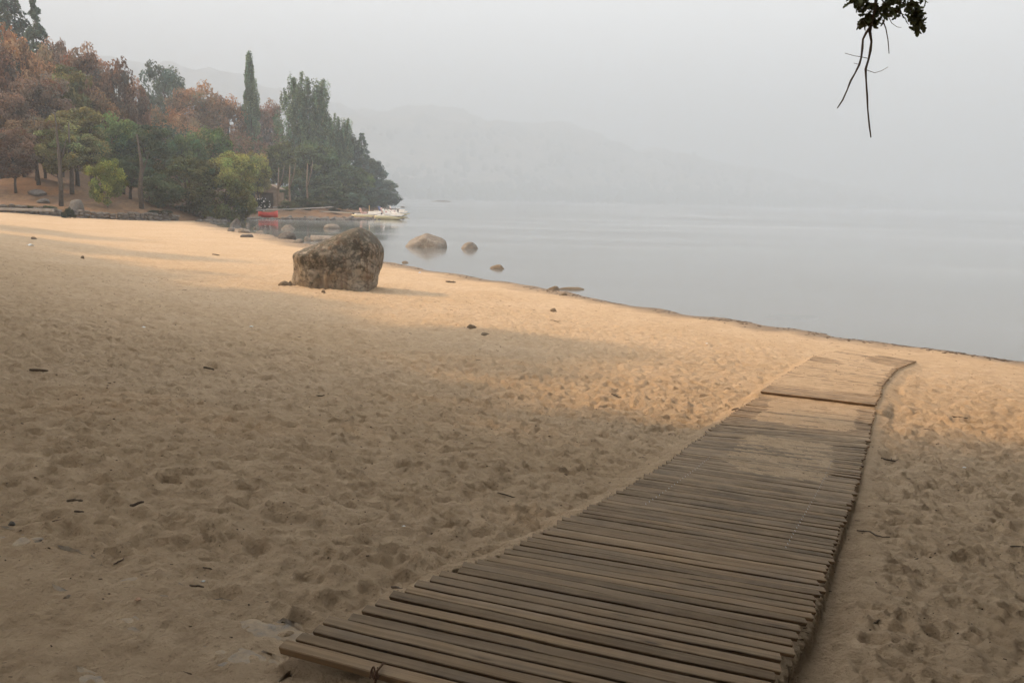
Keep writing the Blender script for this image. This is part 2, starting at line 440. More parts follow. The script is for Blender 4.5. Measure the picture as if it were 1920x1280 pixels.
# ------------------------------------------------------------------ ground sheet: polar grid, dense in front
def build_ground():
    ang = np.concatenate([np.linspace(-180, -46, 60)[:-1], np.linspace(-46, 46, 720), np.linspace(46, 180, 60)[1:-1]])
    ang = np.radians(ang)
    rad = np.concatenate([[0.05, 0.5, 0.9], np.geomspace(1.3, 40, 740)[:-1], np.geomspace(40, 110, 62), np.geomspace(125, 2900, 22)])
    A, Rr = np.meshgrid(ang, rad)
    X = Rr * np.sin(A); Y = Rr * np.cos(A)
    d = shore_sd(X, Y)
    Z = base_z(X, Y)
    land = sstep(0.0, 3.5, d)
    # trampled sand
    near = np.exp(-(Rr / 45.0)**2)
    wx = X + 0.09 * noise2(X * 3.1, Y * 3.1, 5); wy = Y + 0.09 * noise2(X * 3.1, Y * 3.1, 9)
    H = 0.020 * fbm2(X * .55, Y * .55, 2, 2) * land
    bil = np.abs(noise2(wx * 5.0, wy * 5.0, 3)) + 0.5 * np.abs(noise2(wx * 10.7, wy * 10.7, 4))
    tr = (-0.016 + 0.029 * np.clip(bil, 0, 0.8)) + 0.012 * noise2(wx * 12, wy * 12, 6) + 0.0095 * noise2(X * 23, Y * 23, 8) + 0.0048 * noise2(X * 47, Y * 47, 10) * (Rr < 12)
    fb = np.abs(noise2(wx * 3.2, wy * 3.2, 61)) + 0.55 * np.abs(noise2(wx * 6.9, wy * 6.9, 62))
    tr = tr * (1 + .5 * sstep(5, 12, Rr)) + (0.050 * np.clip(fb, 0, .8) - .022) * sstep(5, 11, Rr)
    H = H + tr * land * near * sstep(1.0, 6.0, d) * 1.25 * (1 - .1 * sstep(6, 14, Rr))
    H = H + 0.012 * noise2(X * 1.1, Y * 1.1, 12) * sstep(.3, 2, d)
    # wobble of the shoreline
    Z = Z + 0.03 * fbm2(X * .35, Y * .35, 3, 20) * np.exp(-(d / 3.0)**2)
    # footprints
    F = np.zeros_like(Z)
    r2 = np.random.default_rng(21)
    N = 9500
    rr = np.sqrt(r2.uniform(1.6**2, 34**2, N)); rr[:4200] = np.sqrt(r2.uniform(1.6**2, 12**2, 4200)); aa = np.radians(r2.uniform(-44, 44, N))
    fx = rr * np.sin(aa); fy = rr * np.cos(aa)
    for i in range(N):
        R_ = 0.30
        i0, i1 = np.searchsorted(rad, [rr[i] - R_, rr[i] + R_])
        da = R_ / rr[i]; j0, j1 = np.searchsorted(ang, [aa[i] - da, aa[i] + da])
        if i1 <= i0 or j1 <= j0: continue
        x = X[i0:i1, j0:j1] - fx[i]; y = Y[i0:i1, j0:j1] - fy[i]
        th = r2.uniform(0, math.pi); c, s = math.cos(th), math.sin(th)
        q = np.sqrt(((c * x + s * y) / r2.uniform(.04, .08))**2 + ((-s * x + c * y) / r2.uniform(.03, .06))**2)
        dep = r2.uniform(.007, .022)
        F[i0:i1, j0:j1] += -dep * np.exp(-q**4) + 0.5 * dep * np.exp(-((q - 1.3) / .27)**2)
    H = H + np.clip(F, -0.055, 0.04) * sstep(1.2, 4.0, d) * 1.2
    # paved corner keeps a thinner, smoother sand cover
    kerb = (X + 2.25) * 0.43 + (Y - 3.38) * 0.90
    pave = sstep(0.10, -0.25, kerb) * (X < 1.0) * (Y > -6)
    H = H * (1 - 0.72 * pave) + pave * (0.005 * noise2(X * 6, Y * 6, 51) + .006 * noise2(X * 15, Y * 15, 52) + .004 * noise2(X * 34, Y * 34, 53))
    # far things
    Z = Z + H
    up = inside(X, Y, UPLAND)
    e = seg_dist(X, Y, UPLAND)
    Z = np.where(up, Z - 2.5 * sstep(0.5, 3, e), Z)
    # walkway: sand under, beside and drifted over the slats
    box = (X > -1.6) & (X < 9) & (Y > 1.2) & (Y < 16.5)
    bi = np.nonzero(box)
    xs, ys = X[bi], Y[bi]; zs = Z[bi].copy(); b0 = base_z(xs, ys)
    for S, ZZ, sec in ((SA, ZA, 0), (SB, ZB, 1)):
        C = (S[0] + S[1]) / 2
        near_i = np.zeros(len(xs), int); bd = np.full(len(xs), 1e9)
        dirv = S[1] - S[0]; ln = np.linalg.norm(dirv, axis=1); dirv = dirv / ln[:, None]
        nrm = np.stack([-dirv[:, 1], dirv[:, 0]], 1)
        for k in range(len(C)):
            q = np.abs((xs - C[k, 0]) * nrm[k, 0] + (ys - C[k, 1]) * nrm[k, 1])
            far = (xs - C[k, 0])**2 + (ys - C[k, 1])**2 > 1.5
            q = np.where(far, 1e6, q); m = q < bd; bd[m] = q[m]; near_i[m] = k
        v = ((xs - C[near_i, 0]) * dirv[near_i, 0] + (ys - C[near_i, 1]) * dirv[near_i, 1]) / ln[near_i]
        act = bd < 0.10
        q0 = (xs - C[near_i, 0]) * nrm[near_i, 0] + (ys - C[near_i, 1]) * nrm[near_i, 1]
        if sec == 0: act &= ~((near_i == 0) & (q0 < -0.02))
        vt = np.clip(v + .5, 0, 1)
        zt = ZZ[0][near_i] * (1 - vt) + ZZ[1][near_i] * vt
        Ly = S[0][near_i, 1] + 0.25 * noise2(xs * 1.3, ys * 1.3, 31)
        vv = v + 0.07 * noise2(xs * 1.7, ys * 1.7, 33)
        rag = 0.10 * noise2(xs * 5, ys * 5, 39) + 0.06 * noise2(xs * 13, ys * 13, 40)
        if sec == 0:
            sL = S[0][near_i, 1]
            c1 = sstep(5.2, 6.6, Ly) * sstep(8.0, 7.2, Ly) * sstep(-.50, -.08, vv) * sstep(.56, .16, vv)
            c2 = sstep(7.9, 8.7, Ly) * sstep(-.52, -.16, vv) * sstep(.54, .22, vv)
            cov = np.clip(np.maximum(c1, c2) * 1.6 + rag * (np.maximum(c1, c2) > .02), 0, 1)
            gap = 0.060 + 0.035 * sstep(2.5, 3.4, sL) - 0.055 * sstep(3.8, 7.0, sL) - 0.016 * sstep(7.2, 9.0, sL)
        else:
            kk = near_i / (len(C) - 1.0)
            cov = sstep(.06, .20, kk + .03 * noise2(xs * 2, ys * 2, 35))
            cov *= 1 - .8 * sstep(.62, .70, kk) * sstep(.80, .72, kk) * sstep(.05, -.45, vv)
            cov *= 1 - .8 * sstep(.76, .92, kk) * sstep(-.15, .35, vv)
            cov *= 1 - .6 * sstep(.46, .5, vv)
            cov = np.clip(cov * 1.1 + .6 * rag * (cov > .02), 0, 1)
            gap = 0.028
        top = zt + 0.0022 + 0.0026 * noise2(xs * 3, ys * 3, 37) + 0.0018 * noise2(xs * 11, ys * 11, 38)
        ins = act & (np.abs(v) < 0.5)
        low = zt - gap + .006 * noise2(xs * 4, ys * 4, 41)
        zin = low + (top - low) * cov
        zs = np.where(ins, zin, zs)
        # left bank and right trough
        Ls = act & (v <= -0.5) & (v > -0.66)
        w = sstep(-.66, -.51, v + .03 * noise2(xs * 6, ys * 6, 44)) * (sstep(2.45, 3.1, S[0][near_i, 1]) if sec == 0 else 1)
        bankz = zt - 0.012 - 0.045 * sstep(3.0, 2.4, S[0][near_i, 1])
        zs = np.where(Ls, zs * (1 - w) + bankz * w, zs)
        Rs = act & (v >= 0.5) & (v < 0.66)
        w = sstep(.66, .53, v + .03 * noise2(xs * 6, ys * 6, 45))
        tro = zt - (0.17 - 0.12 * sstep(3.0, 8.0, S[0][near_i, 1]) if sec == 0 else 0.05)
        zs = np.where(Rs, zs * (1 - w) + tro * w, zs)
    Z[bi] = zs
    n, m = len(rad), len(ang)
    V = np.stack([X, Y, Z], -1).reshape(-1, 3)
    I = np.arange(n * m).reshape(n, m)
    J = np.roll(I, -1, axis=1)
    Fq = np.stack([I[:-1], I[1:], J[1:], J[:-1]], -1).reshape(-1, 4)[:, ::-1]
    me = mesh_np('ground', V, Fq, True)
    me.materials.append(M_SAND); me.materials.append(M_LITTER)
    fd = (d[:-1] + d[1:]) / 2
    me.polygons.foreach_set('material_index', (fd + 1.5 * noise2(X[:-1], Y[:-1], 3) > 25).astype(np.int32).ravel())
    o = obj('beach', me); tag(o, kind='structure')
    return ang, rad, Z
G_ANG, G_RAD, G_Z = build_ground()

def gz(x, y):
    """height of the finished sand surface"""
    r = math.hypot(x, y); a = math.atan2(x, y)
    i = min(max(int(np.searchsorted(G_RAD, r)) - 1, 0), len(G_RAD) - 2); j = min(max(int(np.searchsorted(G_ANG, a)) - 1, 0), len(G_ANG) - 2)
    u = (r - G_RAD[i]) / (G_RAD[i+1] - G_RAD[i]); v = (a - G_ANG[j]) / (G_ANG[j+1] - G_ANG[j])
    return float((G_Z[i, j] * (1-v) + G_Z[i, j+1] * v) * (1-u) + (G_Z[i+1, j] * (1-v) + G_Z[i+1, j+1] * v) * u)

# lake surface
wv = [(-2900, -3300, 0), (4900, -3300, 0), (4900, 4300, 0), (-2900, 4300, 0)]
tag(obj('lake', mesh_np('lake', wv, [(0, 1, 2, 3)]), M_WATER), kind='structure')

# wooded hillside behind the cove
def build_hillside():
    xs = np.concatenate([np.linspace(-420, -120, 40)[:-1], np.linspace(-120, -10, 150)])
    ys = np.concatenate([np.linspace(66, 150, 130)[:-1], np.linspace(150, 460, 110)])
    X, Y = np.meshgrid(xs, ys); Z, e = upland_z(X, Y)
    V = np.stack([X, Y, Z], -1).reshape(-1, 3)
    I = np.arange(X.size).reshape(X.shape)
    Fq = np.stack([I[:-1, :-1], I[:-1, 1:], I[1:, 1:], I[1:, :-1]], -1)
    keep = (e[:-1, :-1] > -4) & (e[1:, 1:] > -4)
    tag(obj('hillside', mesh_np('hillside', V, Fq[keep], True), M_LITTER), kind='structure')
build_hillside()

# far mountain side across the lake
def far_shore_y(x): return 1500 + 0.55 * np.clip(x, -900, 3000) + 60 * noise2(x * .004, 0 * x, 2)
def far_z(x, y):
    e = y - far_shore_y(x)
    ridge = np.interp(x, [-1800, -900, -210, 210, 700, 1300, 2200, 3500], [265, 262, 225, 207, 118, 52, 26, 26])
    r = sstep(-20, 800, e); fold = 0.5 + 0.5 * fbm2(x * .0045, y * .0035, 4, 7)
    return -4 + ridge * np.clip(r * (0.72 + 0.45 * fold) , 0, 1.02) * (e > -20) + 10 * fbm2(x * .02, y * .02, 3, 8) * r + 6 * sstep(-6, 14, e)
def build_far():
    xs = np.linspace(-1300, 3400, 300); es = np.concatenate([[-30], np.linspace(-6, 1000, 120)])
    X, E = np.meshgrid(xs, es); Y = far_shore_y(X) + E; Z = far_z(X, Y)
    V = np.stack([X, Y, Z], -1).reshape(-1, 3); I = np.arange(X.size).reshape(X.shape)
    Fq = np.stack([I[:-1, :-1], I[:-1, 1:], I[1:, 1:], I[1:, :-1]], -1).reshape(-1, 4)
    tag(obj('far_mountain', mesh_np('far_mountain', V, Fq, True), M_FAR), kind='structure')
build_far()
FAR_TOP = 405.0


# ------------------------------------------------------------------ rocks
def ico(sub):
    bm = bmesh.new(); bmesh.ops.create_icosphere(bm, subdivisions=sub, radius=1.0)
    V = np.array([v.co[:] for v in bm.verts]); Fc = np.array([[v.index for v in f.verts] for f in bm.faces]); bm.free()
    return V, Fc
ICO = {k: ico(k) for k in (1, 2, 3, 4, 5, 6)}

def rock_shape(planes, sub=4, p=9.0, rough=0.05, seed=0, freq=2.2, ctr=(0,0,0)):
    D, Fc = ICO[sub]
    acc = np.zeros(len(D))
    for n, d in planes:
        n = np.array(n, float); n /= np.linalg.norm(n)
        acc += np.clip(D @ n, 0, None)**p / d**p
    r = acc**(-1 / p)
    V = D * r[:, None]
    s = seed * 3.17
    k = noise3(V[:,0]*freq+s, V[:,1]*freq, V[:,2]*freq) + .5*noise3(V[:,0]*freq*2.1+s, V[:,1]*freq*2.1, V[:,2]*freq*2.1) + .3*noise3(V[:,0]*freq*4.7+s, V[:,1]*freq*4.7, V[:,2]*freq*4.7) + .16*noise3(V[:,0]*freq*10+s, V[:,1]*freq*10, V[:,2]*freq*10)
    V = V + D * (rough * k)[:, None]
    return V + np.array(ctr), Fc

def random_rock(seed, sx, sy, sz, sub=3, rough=0.07, p=8.0, n=11):
    r = np.random.default_rng(seed); pl = []
    for i in range(n):
        v = r.normal(size=3); pl.append((v, r.uniform(.72, 1.0)))
    for v in ((1,0,0),(-1,0,0),(0,1,0),(0,-1,0),(0,0,1),(0,0,-1)): pl.append((v, 1.0))
    V, Fc = rock_shape(pl, sub, p, rough, seed, 2.0)
    return V * np.array([sx, sy, sz]), Fc

# the big boulder on the sand
BP = hit(628, 543)
def big_boulder():
    pl = [((-.47, -.06, .88), .70), ((-.34, -.45, .82), .76), ((-1, .05, .04), 1.05), ((-.86, -.55, -.02), 1.00), ((-.25, -1, -.08), .80), ((.28, -1, .10), .82),
          ((.10, -.95, .45), .80), ((.85, -.5, .05), .95), ((.80, -.05, .60), 1.06), ((.96, 0, -.26), .90), ((1, -.1, .16), 1.08), ((.62, -.3, .74), 1.04),
          ((0, 1, 0), .85), ((.5, .8, .3), .95), ((-.5, .8, .3), .9), ((0, 0, -1), 1.0), ((.05, .1, 1), 1.02)]
    V, Fc = rock_shape(pl, 6, 20.0, 0.048, 5, 1.7)
    # vertical flutes low on the front, a hollow under the right shoulder
    lowm = sstep(.15, -.5, V[:, 2]); V[:, 1] += lowm * .045 * np.sin(V[:, 0] * 13 + 2 * noise3(V[:,0]*3, V[:,1]*3, V[:,2])) * (V[:, 1] < 0)
    k = 1.11
    V = V * np.array([k * 1.15, k, k * 0.93]) + np.array([0, 0, .72])
    o = obj('boulder', mesh_np('boulder', V, Fc, True), M_BOULDER, loc=(BP[0] - .05, BP[1] + .92, BP[2] - .02))
    tag(o, 'large lichen-covered granite boulder standing alone on the sand', 'boulder')
big_boulder()

ROCKS = [  # photo centre x, waterline / ground y, width px, height px, depth ratio, material, where, label, name
    (797, 464, 84, 25, .7, M_ROCK, 'w', 'big tan pointed rock rising from the lake beside a smaller one', 'rock'),
    (880, 467, 34, 13, .8, M_ROCK, 'w', 'small pyramid-shaped rock in the lake right of the big tan rock', 'rock'),
    (930, 504, 30, 9, .7, M_WETROCK, 'w', 'low brown flat rock in the shallows, below the pyramid-shaped rock', 'rock'),
    (1070, 543, 62, 5, .25, M_WETROCK, 'w', 'long thin flat slab of rock at the water edge', 'rock'),
    (1039, 544, 28, 8, .6, M_WETROCK, 'w', 'brown rounded stone touching the long flat slab at the water edge', 'rock'),
    (1058, 554, 15, 6, .7, M_WETROCK, 'g', 'small dark stone on the sand just below the flat slab', 'stone'),
    (760, 493, 14, 5, .7, M_WETROCK, 'w', 'tiny brown rock in the shallows right of the boulder', 'stone'),
    (621, 429, 29, 9, .7, M_ROCK, 'w', 'smooth pale dome-shaped rock in the cove above the boulder', 'rock'),
    (538, 430, 30, 8, .7, M_ROCK, 'w', 'tan low rock in the cove right of the red boat reflection', 'rock'),
    (536, 448, 36, 15, .7, M_DARKROCK, 'g', 'dark wedge-shaped rock on the sandy edge of the cove', 'rock'),
    (604, 452, 46, 10, .8, M_ROCK, 'w', 'flat-topped pale slab rock in the cove, behind the boulder', 'rock'),
    (558, 455, 20, 8, .7, M_ROCK, 'g', 'low pinkish stone beside the wedge-shaped rock on the cove edge', 'stone'),
    (577, 452, 18, 9, .7, M_ROCK, 'w', 'small rounded stone in the water left of the slab rock', 'stone'),
    (432, 434, 17, 8, .7, M_DARKROCK, 'g', 'grey stone leftmost in the cluster at the cove end of the sand', 'stone'),
    (455, 437, 26, 10, .7, M_ROCK, 'g', 'pale humped stone in the cluster at the cove end of the sand', 'stone'),
    (462, 445, 26, 7, .5, M_DARKROCK, 'g', 'dark flat stone lying in front of the pale humped stone', 'stone'),
    (488, 437, 20, 6, .6, M_ROCK, 'g', 'low stone between the pale humped stone and the wedge-shaped rock', 'stone'),
    (441, 425, 22, 18, .8, M_DARKROCK, 'w', 'round grey boulder at the left end of the cove water', 'rock'),
    (464, 424, 8, 7, .9, M_ROCK, 'w', 'white stone in the cove water left of the red reflection, upper one', 'stone'),
    (477, 430, 6, 6, .9, M_ROCK, 'w', 'white stone in the cove water left of the red reflection, lower one', 'stone'),
    (482, 425, 5, 4, .9, M_ROCK, 'w', 'tiny white stone in the cove water nearest the red reflection', 'stone'),
    (531, 536, 23, 10, .6, M_WETROCK, 'g', 'brown stone on the sand left of the boulder, larger of the pair', 'stone'),
    (543, 535, 11, 11, .8, M_WETROCK, 'g', 'brown stone on the sand touching the left foot of the boulder', 'stone'),
    (606, 549, 8, 7, .8, M_WETROCK, 'g', 'small round stone on the sand in front of the boulder', 'stone'),
    (884, 617, 22, 9, .6, M_WETROCK, 'g', 'brown stone on the sand, upper one of two near the shade edge', 'stone'),
    (908, 628, 20, 6, .6, M_WETROCK, 'g', 'flat brown stone on the sand, lower one of two near the shade edge', 'stone'),
    (1038, 583, 14, 9, .7, M_WETROCK, 'g', 'lone brown stone on the sunlit sand below the flat slab', 'stone'),
    (61, 448, 10, 6, .8, M_WETROCK, 'g', 'small dark stone on the shaded sand at far left', 'stone'),
    (154, 485, 8, 6, .8, M_WETROCK, 'g', 'tiny dark stone on the sand at left', 'stone'),
    (20, 978, 14, 9, .8, M_DARKROCK, 'g', 'dark pebble on the edging stones at the left picture edge', 'pebble'),
    (103, 403, 26, 14, .8, M_ROCK, 'g', 'tan boulder at the back of the sand beside a dark bush', 'rock'),
    (826, 378.6, 46, 3.2, .35, M_DARKROCK, 'f', 'low dark reef far out on the lake', 'reef'),
    (756, 387, 10, 2.0, .4, M_DARKROCK, 'h', 'small low rock in the lake off the tip of the wooded point', 'rock'),
]
for i, (px, py, w, h, dr, m, wh, lab, nm) in enumerate(ROCKS):
    if wh == 'w': P = onz(px, py, 0.0)
    elif wh == 'f': P = at(px, py, 620.0); P[2] = 0
    elif wh == 'h': P = at(px, py, 240.0); P[2] = 0
    else: P = hit(px, py); P[2] = gz(P[0], P[1])
    sc = P[1] / FPX; W = w * sc / 2 * 1.06; H = h * sc
    r = np.random.default_rng(100 + i)
    if i == 0:      # roof-shaped rock with a dark steep right end
        pl = [((-.55, -.25, .80), .58), ((.42, -.3, .86), .62), ((.92, -.35, .25), .86), ((-.2, -.9, .35), .62), ((.1, .9, .3), .7), ((-1, 0, .25), .92), ((1, .2, .1), .98), ((0, 0, -1), .5)]
        V, Fc = rock_shape(pl, 5, 14, .03, 3, 2.2); V = V / np.abs(V[:, 0]).max()
        V = V * np.array([W, W * .8, W * .85]); V[:, 2] *= H / V[:, 2].max()
        z0 = 0.0
    elif i == 1:
        pl = [((-.6, -.25, .75), .55), ((.75, -.25, .6), .6), ((0, -.9, .4), .6), ((0, .9, .4), .6), ((-1, 0, .2), .85), ((1, 0, .2), .8), ((.1, 0, 1), .62), ((0, 0, -1), .4)]
        V, Fc = rock_shape(pl, 4, 7, .06, 4, 2.2); V = V / np.abs(V[:, 0]).max() * W; V[:, 2] *= H / V[:, 2].max(); z0 = 0.0
    elif 'dome' in lab:
        V, Fc = rock_shape([((1,0,0),1),((-1,0,0),1),((0,1,0),1),((0,-1,0),1),((0,0,1),.9),((0,0,-1),1)], 4, 2.2, .03, 2, 1.2)
        V = V * np.array([W, W * .8, H / .9]); z0 = 0
    elif 'slab' in lab and 'long' not in lab and 'beside' not in lab and 'touching' not in lab and 'left' not in lab and 'below' not in lab:
        V, Fc = random_rock(500 + i, W, W * dr, H * 1.02, 4, .05, 16, 5); z0 = 0; V[:, 2] = np.minimum(V[:, 2], H * (.92 - .06 * V[:, 0] / W))
    else:
        V, Fc = random_rock(300 + i, W, W * dr, H * (.75 if wh == 'g' else 1.0), 4 if w > 20 else 3, .09, 6.0, 16); V[:, :2] *= np.clip(1 - .42 * V[:, 2:3] / (H + 1e-6), .4, 1.15); z0 = H * .22 if wh == 'g' else 0.0
    V[:, 2] = np.maximum(V[:, 2], -max(.35 * H, .03) if wh == 'g' else -max(.5, H))
    o = obj(nm, mesh_np(nm, V, Fc, True), m, loc=(P[0], P[1] + W * dr * .6, P[2] + z0), rot=(0, 0, r.uniform(-.25, .25) if i > 1 else 0))
    tag(o, lab, nm)
# stone lying just under the water
Ps = onz(1480, 594, -0.12)
V, Fc = random_rock(77, .95, .5, .22, 4, .08)
tag(obj('submerged_stone', mesh_np('submerged_stone', V, Fc, True), M_DARKROCK, loc=(Ps[0], Ps[1], -.24)), 'dark stone just under the water surface off the walkway end', 'stone')

# rubble along the back shore of the cove: too small to pick apart
def rubble():
    r = np.random.default_rng(9); VV = []; FF = []; n = 0
    line = [(-31.5,86),(-33,92),(-32,99),(-27,102.5),(-24,103.7),(-20.5,107),(-17.3,110),(-18.6,118),(-20,130),(-22.8,150)]
    seg = np.array(line)
    for k in range(460):
        t = r.uniform(0, len(seg) - 1.001); i = int(t); p = seg[i] * (1 - t + i) + seg[i+1] * (t - i)
        p = p + r.normal(0, .75, 2); s = r.uniform(.12, .45) * (1.5 if r.random() < .1 else 1)
        V, Fc = random_rock(1000 + k % 40, s, s * r.uniform(.6, 1), s * r.uniform(.45, .8), 2, .12)
        a = r.uniform(0, 6.28); c, q = math.cos(a), math.sin(a)
        V = V @ np.array([[c, q, 0], [-q, c, 0], [0, 0, 1]]) + np.array([p[0], p[1], max(.02, float(upland_z(p[:1], p[1:])[0][0]) - .05)])
        VV.append(V); FF.append(Fc + n); n += len(V)
    tag(obj('shore_rubble', mesh_np('shore_rubble', np.concatenate(VV), np.concatenate(FF), False), M_DARKROCK), 'grey and brown stone rubble along the back shore of the cove', 'rubble', kind='stuff')
rubble()

# ------------------------------------------------------------------ slatted walkway
def slat_mesh(seed, length=1.0):
    r = np.random.default_rng(seed); n = 9
    hw, ht = .0250, .0105
    prof = [(-hw * .5, -ht), (hw * .5, -ht), (hw, ht - .003), (hw - .0022, ht - .0002), (.0, ht + .0004), (-hw + .0022, ht - .0002), (-hw, ht - .003)]
    V = []; m = len(prof)
    for i in range(n):
        x = -length / 2 + length * i / (n - 1); b = .0025 * math.sin(i * .9 + seed) + r.normal(0, .0008); zb = r.normal(0, .0008); e = .93 if i in (0, n-1) else 1
        for (y, z) in prof: V.append((x, y * e + b, z + zb))
    Fq = []
    for i in range(n - 1):
        for k in range(m): Fq.append((i*m+k, (i+1)*m+k, (i+1)*m+(k+1) % m, i*m+(k+1) % m))
    Fq.append(tuple(range(m))); Fq.append(tuple((n-1)*m+k for k in range(m-1, -1, -1)))
    me = bpy.data.meshes.new('slat'); me.from_pydata(V, [], Fq); me.update(); me.materials.append(M_SLAT); return me
SLATS = [slat_mesh(i) for i in range(10)]
def walkway(S, ZZ, label, seed):
    r = np.random.default_rng(seed)
    k0 = len(S[0]) // 2
    org = np.array([S[0][k0, 0], S[0][k0, 1], ZZ[0][k0] - .04])
    root = empty('slatted_walkway', org, label, 'walkway')
    for k in range(len(S[0])):
        a = np.array([S[0][k, 0], S[0][k, 1], ZZ[0][k]]); b = np.array([S[1][k, 0], S[1][k, 1], ZZ[1][k]])
        d = b - a; L = np.linalg.norm(d); c = (a + b) / 2 - org
        xd = d / L; yd = np.cross([0, 0, 1], xd); yd /= np.linalg.norm(yd); zd = np.cross(xd, yd)
        c = c - zd * .0105 + zd * r.normal(0, .002) + xd * r.normal(0, .008) + yd * r.normal(0, .0014)
        M = Matrix(((xd[0], yd[0], zd[0], c[0]), (xd[1], yd[1], zd[1], c[1]), (xd[2], yd[2], zd[2], c[2]), (0, 0, 0, 1)))
        o = obj('slat', SLATS[int(r.integers(0, 10))], None, root)
        o.matrix_local = M @ Matrix.Rotation(r.normal(0, .004), 4, 'Z') @ Matrix.Rotation(r.normal(0, .02), 4, 'X') @ Matrix.Diagonal((L + r.normal(0, .012), r.uniform(.94, 1.06), 1.5 if k == 0 else 1, 1))
    # two webbing runners under the slats
    for v in (.17, .83):
        mb = MB(); pts = [np.array([*(S[0][k] * (1-v) + S[1][k] * v), ZZ[0][k] * (1-v) + ZZ[1][k] * v - .028]) - org for k in range(0, len(S[0]), 3)]
        for p, q in zip(pts[:-1], pts[1:]):
            d = q - p; L = np.linalg.norm(d[:2]); sx = np.array([d[1], -d[0], 0]) / L * .03; up = np.array([0, 0, .003])
            mb.add([p-sx-up, p+sx-up, q+sx-up, q-sx-up, p-sx+up, p+sx+up, q+sx+up, q-sx+up], [(3,2,1,0),(4,5,6,7),(0,1,5,4),(1,2,6,5),(2,3,7,6),(3,0,4,7)])
        mb.build('runner', plain('webbing', (.05, .045, .04)), root)
    return root, org
M_STEEL = plain('staple_steel', (.45, .45, .44), .35, .1, 5, .6)
WA, orgA = walkway(SA, ZA, 'long weathered wooden slat walkway nearest the camera, running down the sand', 1)
WB, orgB = walkway(SB, ZB, 'sand-covered end mat of the slat walkway nearest the water', 2)
# two rows of bright staples
for v, k_lo, k_hi in ((.17, 34, 62), (.82, 28, 66)):
    mb = MB()
    for k in range(k_lo, min(k_hi, len(SA[0]))):
        p = np.array([*(SA[0][k] * (1-v) + SA[1][k] * v), ZA[0][k] * (1-v) + ZA[1][k] * v + .003]) - orgA
        d = SA[1][k] - SA[0][k]; d = d / np.linalg.norm(d); n = np.array([-d[1], d[0]])
        for q in (0.0,):
            c = p + np.array([n[0] * q, n[1] * q, 0])
            mb.tube([c - np.array([n[0], n[1], 0]) * .011, c + np.array([n[0], n[1], 0]) * .009], .0016, 4)
    tag(mb.build('staple_row', M_STEEL, WA), kind='stuff')
# rusty tie of wire round the first slat
tp = hit(706, 1256, OFFW - .01) ; tp[2] += .004; c0 = tp - orgA; mb = MB(); rr = np.random.default_rng(5)
for q in range(5):
    pts = []
    for t in np.linspace(0, 1, 9):
        a = t * math.pi * 1.3 + q * .5
        pts.append(c0 + np.array([.007 * math.cos(a + q) + .004 * q - .008, -.026 + .026 * math.sin(a) * (.6 + .12 * q), .003 + .010 * math.sin(a * 1.2 + q * .3)]))
    mb.tube(pts, .0022, 5)
mb.tube([c0 + np.array([0, -.05, -.05]), c0 + np.array([.003, -.046, -.02]), c0 + np.array([.006, -.03, .012]), c0 + np.array([.02, .01, .015])], .0035, 5)
mb.build('wire_tie', plain('rusty_wire', (.085, .045, .025), .9, .4, 40), WA, True)

# ------------------------------------------------------------------ edging stones and flagstones at the lower left
KA, KB = hit(-120, 935)[:2], hit(640, 1190)[:2]
pav = obj('stone_paving', None, loc=(KA[0], KA[1], gz(KA[0], KA[1]) - .06)); tag(pav, kind='structure')
def stone_slab(poly, top, thick, seed, name):
    """a flat, rough stone bedded in the sand, filling about the outline given"""
    poly = np.array(poly); c = poly.mean(0); e = poly - c
    d = poly[1] - poly[0] if name == 'edging_stone' else poly[2] - poly[0]; d = d / np.linalg.norm(d); n = np.array([-d[1], d[0]])
    a, b = np.abs(e @ d).max(), np.abs(e @ n).max()
    V, Fc = random_rock(3000 + seed, 1, 1, 1, 4, .10, 11.0, 9)
    V = V * np.array([a * .98, b * .98, 1])
    zz = V[:, 2]; V[:, 2] = np.where(zz > 0, zz * .030 - .030, zz * thick)
    V[:, 2] += (.006 * noise2(V[:, 0] * 22, V[:, 1] * 22, seed) + .005 * noise2(V[:, 0] * 55, V[:, 1] * 55, seed + 2)) * (zz > 0)
    P = np.column_stack([c[0] + V[:, 0] * d[0] + V[:, 1] * n[0], c[1] + V[:, 0] * d[1] + V[:, 1] * n[1], top + .004 + V[:, 2]])
    obj(name, mesh_np(name, P - np.array(pav.location), Fc), M_FLAG, pav)
